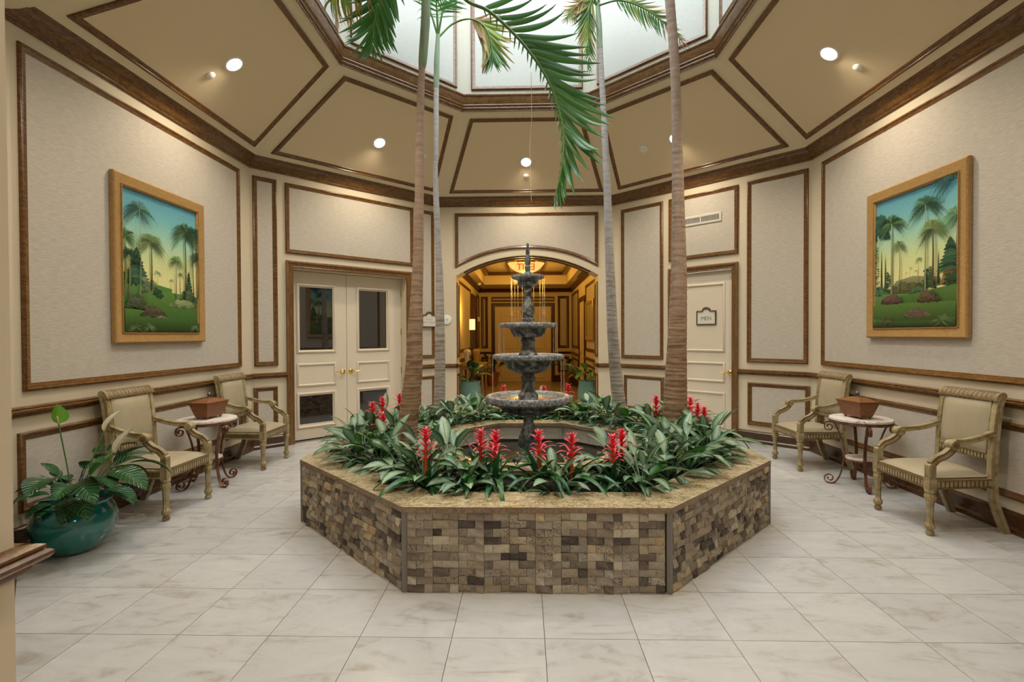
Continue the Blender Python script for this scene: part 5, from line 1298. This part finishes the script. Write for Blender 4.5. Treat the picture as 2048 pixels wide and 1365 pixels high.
def hill(P, x0, x1, z, amp, ph, bot, top, base=0, n=18, fr=1.0):
    P.poly([(x0, base)]+[(x1, base)]+[(x1-(x1-x0)*i/n, z+amp*sin(ph+fr*3*(x1-(x1-x0)*i/n))) for i in range(n+1)], bot, top)
DKG, MDG, LTG = srgb(22, 48, 34), srgb(46, 84, 50), srgb(104, 138, 82)
def canvas(kind, w, h):
    P = Paint(w, h); rg = random.Random(5 if kind == 'left' else 8)
    zb = .25*h
    P.strip([((0, zb+(h-zb)*p), (w, zb+(h-zb)*p)) for p, c in SKY], [c for p, c in SKY])
    G1, G2, G3, G4 = srgb(30, 62, 28), srgb(86, 132, 64), srgb(38, 78, 34), srgb(96, 138, 70)
    if kind == 'left':
        hill(P, .35*w, w, .30*h, .02*h, 2.0, srgb(96, 140, 88), srgb(140, 170, 110), .2*h)
        for x, z, q in ((.43, .44, .045), (.62, .40, .03), (.40, .36, .03)): P.palm(x*w, .29*h, z*h, q*w*1.3, .002, srgb(110, 140, 100), srgb(160, 175, 120), srgb(140, 150, 110), rg, 9)
        P.palm(.75*w, .28*h, .46*h, .055*w, .003, srgb(90, 110, 60), srgb(150, 150, 90), srgb(110, 100, 70), rg, 9)
        hill(P, 0, .62*w, .33*h, .035*h, 1.3, G1, G2)
        hill(P, .3*w, w, .285*h, .02*h, .2, G3, srgb(92, 128, 60))
        P.conifer(.17*w, .34*h, .17*w, .25*h, DKG, srgb(80, 120, 92), rg, 11); P.bush(.06*w, .33*h, .10*w, .09*h, DKG, MDG, rg); P.bush(.30*w, .28*h, .12*w, .11*h, srgb(30, 46, 30), srgb(130, 150, 110), rg); P.bush(.42*w, .255*h, .09*w, .07*h, DKG, MDG, rg, 30)
        P.conifer(.87*w, .30*h, .07*w, .19*h, DKG, srgb(60, 96, 66), rg, 8); P.bush(.86*w, .24*h, .14*w, .11*h, srgb(24, 44, 28), srgb(90, 116, 76), rg, 60); P.bush(.78*w, .205*h, .20*w, .04*h, srgb(44, 70, 36), srgb(150, 165, 110), rg, 50)
        P.palm(.03*w, .25*h, .66*h, .17*w, .010, DKG, srgb(80, 120, 70), srgb(110, 120, 70), rg); P.palm(.07*w, .26*h, .54*h, .14*w, .009, DKG, MDG, srgb(120, 120, 72), rg)
        P.palm(.34*w, .31*h, .66*h, .20*w, .007, srgb(60, 84, 50), srgb(140, 160, 100), srgb(84, 66, 50), rg, 16); P.palm(.67*w, .26*h, .56*h, .13*w, .005, srgb(44, 78, 52), srgb(120, 150, 92), srgb(110, 110, 84), rg)
        P.palm(.80*w, .27*h, .80*h, .23*w, .008, DKG, srgb(90, 130, 80), srgb(70, 78, 56), rg, 16); P.palm(.93*w, .28*h, .82*h, .16*w, .006, DKG, MDG, srgb(60, 74, 56), rg); P.palm(.99*w, .28*h, .62*h, .14*w, .005, DKG, MDG, srgb(60, 74, 56), rg)
        P.palm(.18*w, .20*h, .87*h, .20*w, .004, srgb(26, 60, 60), srgb(96, 140, 120), srgb(130, 150, 116), rg, 15)
        hill(P, 0, w, .115*h, .045*h, 1.6, srgb(26, 50, 22), srgb(82, 120, 54))
        P.bush(.12*w, .17*h, .14*w, .09*h, srgb(22, 38, 24), srgb(92, 104, 76), rg, 70); P.bush(.34*w, .115*h, .16*w, .07*h, srgb(30, 34, 24), srgb(96, 90, 66), rg, 70); P.bush(.45*w, .10*h, .07*w, .02*h, srgb(40, 50, 34), srgb(140, 150, 110), rg, 24)
        for x, r_ in ((.12, .10), (.28, .10), (.92, .09)): P.palm(x*w, 0, .03*h, r_*w, .002, srgb(50, 72, 40), srgb(120, 140, 90), MDG, rg, 11)
    else:
        P.poly([(.2*w, .28*h), (.85*w, .28*h), (.8*w, .34*h), (.5*w, .372*h), (.28*w, .35*h)], srgb(96, 110, 60), srgb(150, 140, 104))
        P.poly([(.8*w, .28*h), (w, .28*h), (w, .385*h), (.84*w, .37*h)], srgb(130, 96, 56), srgb(150, 104, 64))
        for x, z, q in ((.47, .43, .022), (.53, .405, .02), (.42, .40, .015)): P.palm(x*w, .34*h, z*h, q*w*1.3, .0015, srgb(130, 150, 110), srgb(160, 170, 120), srgb(150, 150, 120), rg, 8)
        P.palm(.57*w, .30*h, .485*h, .05*w, .002, srgb(110, 140, 90), srgb(160, 170, 110), srgb(150, 150, 110), rg, 10)
        for x, z1 in ((.085, .60), (.14, .55), (.79, .51)): P.conifer(x*w, .30*h, .014*w, (z1-.3)*h, DKG, MDG, rg, 14)
        P.bush(.18*w, .28*h, .07*w, .15*h, DKG, srgb(70, 100, 64), rg, 50); P.bush(.68*w, .27*h, .08*w, .15*h, DKG, srgb(80, 110, 72), rg, 60); P.bush(.40*w, .265*h, .26*w, .05*h, srgb(36, 52, 30), srgb(96, 96, 60), rg, 60)
        hill(P, 0, w, .255*h, .02*h, 2.4, srgb(34, 66, 30), srgb(98, 132, 66)); P.bush(.55*w, .245*h, .09*w, .05*h, DKG, srgb(90, 120, 80), rg, 44); hill(P, .35*w, w, .26*h, .03*h, 4.2, srgb(30, 62, 28), srgb(84, 116, 56))
        P.bush(.06*w, .25*h, .11*w, .07*h, DKG, srgb(90, 130, 96), rg, 50); P.bush(.07*w, .70*h, .13*w, .20*h, srgb(14, 40, 36), srgb(60, 104, 84), rg, 110); P.bush(.02*w, .3*h, .05*w, .42*h, srgb(14, 40, 32), srgb(48, 90, 66), rg, 70)
        P.conifer(.92*w, .38*h, .15*w, .21*h, DKG, srgb(72, 116, 80), rg, 9); P.bush(.93*w, .28*h, .1*w, .08*h, DKG, MDG, rg, 44)
        P.palm(.235*w, .25*h, .80*h, .20*w, .009, DKG, srgb(96, 136, 84), srgb(140, 144, 112), rg, 17); P.palm(.33*w, .27*h, .62*h, .11*w, .005, srgb(40, 72, 46), srgb(130, 154, 96), srgb(130, 134, 96), rg, 14)
        P.palm(.66*w, .22*h, .86*h, .21*w, .007, srgb(20, 56, 44), srgb(96, 140, 100), srgb(140, 146, 112), rg, 17); P.palm(.745*w, .28*h, .68*h, .19*w, .009, srgb(40, 64, 36), srgb(130, 150, 86), srgb(88, 78, 56), rg, 17); P.palm(1.02*w, .3*h, .73*h, .20*w, .01, srgb(36, 76, 56), srgb(110, 150, 104), srgb(90, 90, 70), rg, 15); P.palm(.98*w, .98*h, 1.02*h, .24*w, .01, srgb(14, 50, 52), srgb(50, 96, 92), srgb(90, 90, 70), rg, 15)
        hill(P, 0, w, .165*h, .012*h, .4, srgb(28, 56, 24), srgb(84, 116, 54)); P.bush(.25*w, .185*h, .14*w, .055*h, srgb(40, 30, 26), srgb(112, 84, 72), rg, 70); P.bush(.71*w, .175*h, .14*w, .07*h, srgb(40, 34, 26), srgb(104, 88, 66), rg, 70)
        hill(P, 0, w, .07*h, .03*h, 3.2, srgb(24, 46, 22), srgb(76, 106, 50)); P.bush(.57*w, .075*h, .16*w, .055*h, srgb(40, 40, 28), srgb(124, 104, 90), rg, 60); P.bush(.22*w, .01*h, .1*w, .065*h, srgb(34, 36, 26), srgb(90, 70, 62), rg, 46)
        for x, r_ in ((.86, .13), (.22, .07), (.0, .06)): P.palm(x*w, 0, .04*h, r_*w, .002, srgb(50, 72, 40), srgb(120, 140, 90), MDG, rg, 11)
    return P.mesh('canvas')
def painting(name, w, u0, z0, u1, z1, label, kind):
    o = empty(name, (0, 0, 0), 0, label, 'painting'); o.matrix_world = wallM(w) @ Matrix.Translation((u0, -.012, z0)); W_, H_ = u1-u0, z1-z0
    prof = [(0, 0), (0, .030), (.004, .036), (.012, .040), (.040, .034), (.072, .026), (.082, .024), (.086, .030), (.094, .030), (.098, .022), (.104, .018), (.104, .006)]
    b = MB(); b.sweep_poly(rect(0, 0, W_, H_), prof); b.obj('frame', m_frame, o, smooth=30)
    q = .088; b = MB(); n = int((W_-2*q)/.011); m = int((H_-2*q)/.011)     # beaded inner edge
    for i in range(m):
        for x in (q, W_-q): b.box(x-.004, -.036, q+(H_-2*q)*i/m+.001, x+.004, -.028, q+(H_-2*q)*(i+.7)/m)
    for i in range(n):
        for z in (q, H_-q): b.box(q+(W_-2*q)*i/n+.001, -.036, z-.004, q+(W_-2*q)*(i+.7)/n, -.028, z+.004)
    b.obj('beading', m_frame, o)
    c = mk('canvas', canvas(kind, W_-.2, H_-.2), o, Matrix.Translation((.1, -.009, .1)))
    return o
painting('framed_painting', 'left', .730, 1.438, 1.885, 2.862, 'gilt framed tropical palm landscape on the left wall', 'left')
painting('framed_painting', 'right', 1.035, 1.451, 2.170, 2.862, 'gilt framed tropical palm landscape on the right wall', 'right')

# ------------------------------------------------------------------ hall furnishings beyond the arch
HALLG = 'pendant bowl lights in the hall'
for i, y in enumerate((5.70, 8.32)):
    o = empty('pendant_light', (.005, y, 2.98), 0, ('nearer' if i == 0 else 'farther')+' glowing alabaster bowl pendant seen through the arch', 'pendant light', HALLG)
    b = MB(); b.lathe([(.02, -.205), (.10, -.20), (.21, -.165), (.30, -.105), (.365, -.03), (.385, .0), (.375, .004), (.355, -.03), (.29, -.10), (.20, -.15), (.02, -.19)], 44, caps=False); b.obj('bowl', m_bowl, o, smooth=60)
    b = MB(); b.lathe([(.388, -.008), (.394, 0), (.388, .008), (.380, .004)], 44, caps=False); b.obj('rim_band', m_brass, o, smooth=60)
    for k in range(3): a = k*2.094+.5; b = MB(); b.tube([(.38*cos(a), .38*sin(a), 0), (.03*cos(a), .03*sin(a), .27)], .006, 6); b.obj('rod', m_brass, o, smooth=60)
    b = MB(); b.lathe([(.05, .26), (.07, .30), (.07, .318)], 20); b.obj('canopy', m_brass, o, smooth=40)
    lamp('pendant_bulb', 'POINT', 23, HALL_WARM, (.005, y, 3.12), .12)
    lamp('pendant_glow', 'POINT', 18, HALL_WARM, (.005, y, 2.62), .16)
o = empty('exit_sign', (0, 4.75, 2.78), 0, 'clear hanging exit sign with red letters seen from behind in the arch', 'sign')
b = MB(); b.box(-.165, -.004, -.085, .165, .004, .085); b.obj('acrylic_panel', m_acrylic, o)
b = MB(); b.box(-.17, -.02, .085, .17, .02, .115); b.obj('top_bar', m_brass, o)
for x in (-.12, .12): b = MB(); b.tube([(x, 0, .11), (x, 0, .53)], .006, 6); b.obj('hanger', m_brass, o)
text('EXIT', .17, m_exit, o, Matrix.Translation((0, .0055, -.005)) @ Matrix.Rotation(pi, 4, 'Z') @ RX90)
# console with lamp and vases
o = empty('console_table', (-1.16, 6.3, 0), 0, 'low wooden console table against the left hall wall', 'table')
b = MB(); b.box(-.28, -.55, .83, .28, .55, .87); b.box(-.26, -.53, .76, .26, .53, .83); b.obj('top', m_frame, o)
for sx in (-.23, .23):
    for sy in (-.5, .5): b = MB(); b.lathe([(.02, 0), (.03, .05), (.02, .1), (.028, .6), (.035, .76)], 12, (sx, sy)); b.obj('leg', m_frame, o, smooth=40)
o = empty('table_lamp', (-1.20, 6.45, .87), 0, 'lit table lamp with cylinder shade on the hall console', 'lamp')
b = MB(); b.lathe([(.08, 0), (.08, .02), (.02, .04), (.015, .2), (.035, .3), (.02, .42), (.012, .74)], 20); b.obj('base', m_glass, o, smooth=40)
b = MB(); b.lathe([(.065, .74), (.065, .98)], 24, caps=False); b.obj('lamp_shade', m_shade, o, smooth=60)
lamp('lamp_bulb', 'POINT', 14, HALL_WARM, (-1.20, 6.45, 2.0), .05)
for nm, x, y, mt, lab in (('vase', -1.27, 6.02, m_vase, 'tall white vase with a dark mark on the hall console'), ('vase', -1.10, 6.30, m_vase2, 'ochre jar with broad shoulders on the hall console')):
    o = empty(nm, (x, y, .87), 0, lab, 'vase', 'vases on the hall console'); b = MB(); b.lathe([(.055, 0), (.06, .02), (.05, .08), (.065, .17), (.085, .24), (.075, .29), (.045, .31), (.05, .325)], 24); b.obj('body', mt, o, smooth=50)
    if mt is m_vase:
        b = MB(); b.tube([(.045, -.055, .09), (.062, -.050, .15), (.075, -.045, .20), (.062, -.06, .25)], [.004, .010, .006, .008], 6, flat=(1, .5)); b.obj('dark_motif', m_black, o)
# potted plants in the hall
HP = variants(4, 'leaf', m_lily, (.20, .27), .10, (60, 82), (-35, 15), (.22, .32), fold=.2, shape=.8); HPL = variants(3, 'leaf', m_aglo2, (.22, .28), .10, (55, 75), (-55, -10), (.20, .30), fold=.2, shape=.8)
HPD = variants(4, 'leaf', m_lily, (.18, .24), .07, (55, 84), (-30, 30), (.20, .34), fold=.2, shape=.8)
for x, y, r_, h, mt, V, sc, lab in ((-1.09, 4.75, .235, .62, m_aqua, (HP, HPL), 1.3, 'leafy plant in a pale aqua pot at the left of the hall entrance'), (1.20, 4.75, .235, .62, m_aqua, (HPL, HP), 1.3, 'leafy plant in a pale aqua pot at the right of the hall entrance'),
                               (-.97, 9.9, .20, .40, m_terra, (HPD, HPD), 1.35, 'dark leafed plant in a terracotta pot left of the far hall doors'), (1.19, 9.9, .20, .40, m_terra, (HPD, HPD), 1.35, 'dark leafed plant in a terracotta pot right of the far hall doors')):
    o = empty('potted_plant', (x, y, 0), 0, lab, 'potted plant', 'potted plants in the hall'); b = MB()
    if mt is m_aqua: b.lathe([(r_*.7, 0), (r_*.85, .05), (r_, h*.5), (r_*.98, h*.8), (r_*.88, h*.93), (r_*.95, h), (r_*.85, h), (r_*.8, h*.9)], 32)
    else: b.lathe([(r_*.65, 0), (r_*.95, h*.8), (r_*1.06, h*.8), (r_*1.08, h), (r_*.95, h), (r_*.9, h*.9)], 28)
    b.obj('pot', mt, o, smooth=40); b = MB(); b.lathe([(.001, h*.9), (r_*.84, h*.9)], 20, caps=False); b.obj('soil', m_soil, o)
    rg = random.Random(int(x*100)+700); 
    for i in range(26):
        a = i*2.4+rg.uniform(-.3, .3); s = sc*rg.uniform(.75, 1.05)*(1 if i < 18 else 1.1)
        if abs(x) > 1 and cos(a)*x > .2*abs(x): s *= .42
        mk('leaf', rg.choice(V[0] if i % 3 else V[1]), o, Matrix.Translation((.04*cos(a), .04*sin(a), h*.88)) @ Matrix.Rotation(a, 4, 'Z') @ Matrix.Rotation(rg.uniform(-.3, .3), 4, 'X') @ Matrix.Rotation(-.25 if i > 17 else 0, 4, 'Y') @ Matrix.Scale(s, 4))
# painting and small fittings in the hall
o = empty('hall_painting', (0, 0, 0), 0, 'dark framed yellow green abstract picture on the right hall wall', 'painting'); o.matrix_world = hallM('right') @ Matrix.Translation((3.95, -.02, 1.36))
b = MB(); b.sweep_poly(rect(0, 0, 1.32, .90), [(0, 0), (0, .03), (.03, .04), (.08, .02), (.08, .004)]); b.obj('frame', m_frame, o, smooth=30)
b = MB(); b.add([(.07, -.006, .07), (1.25, -.006, .07), (1.25, -.006, .83), (.07, -.006, .83)], [(0, 1, 2, 3)]); b.obj('canvas', wood('abstract_canvas', (.04, .06, .03), (.30, .26, .08), (.45, .50, .42), .6, 1.0, (2, 2, 2)), o)
o = empty('wall_strobe', (-1.45, 10.6, 1.98), 0, 'small white alarm strobe on the left hall wall', 'alarm'); b = MB(); b.box(-.02, -.07, -.07, .03, .07, .07); b.box(.03, -.03, -.05, .06, .03, .05); b.obj('housing', m_white, o)
o = empty('emergency_light', (-1.30, 9.3, 2.955), 0, 'small white ceiling device hanging at the left of the hall tray ceiling', 'detector'); b = MB(); b.lathe([(.06, 0), (.06, -.03), (.04, -.06), (.01, -.065)][::-1], 18); b.obj('housing', m_white, o, smooth=40)
o = empty('air_diffuser', (1.32, 7.2, 2.950), 0, 'long dark slot diffuser in the right hall ceiling soffit', 'vent'); b = MB(); b.box(-.03, -.9, -.004, .03, .9, .004); b.obj('slot', m_grille, o)
b = MB(); b.box(-.04, -.92, -.003, -.03, .92, .006); b.box(.03, -.92, -.003, .04, .92, .006); b.obj('edge_frame', m_ventw, o)
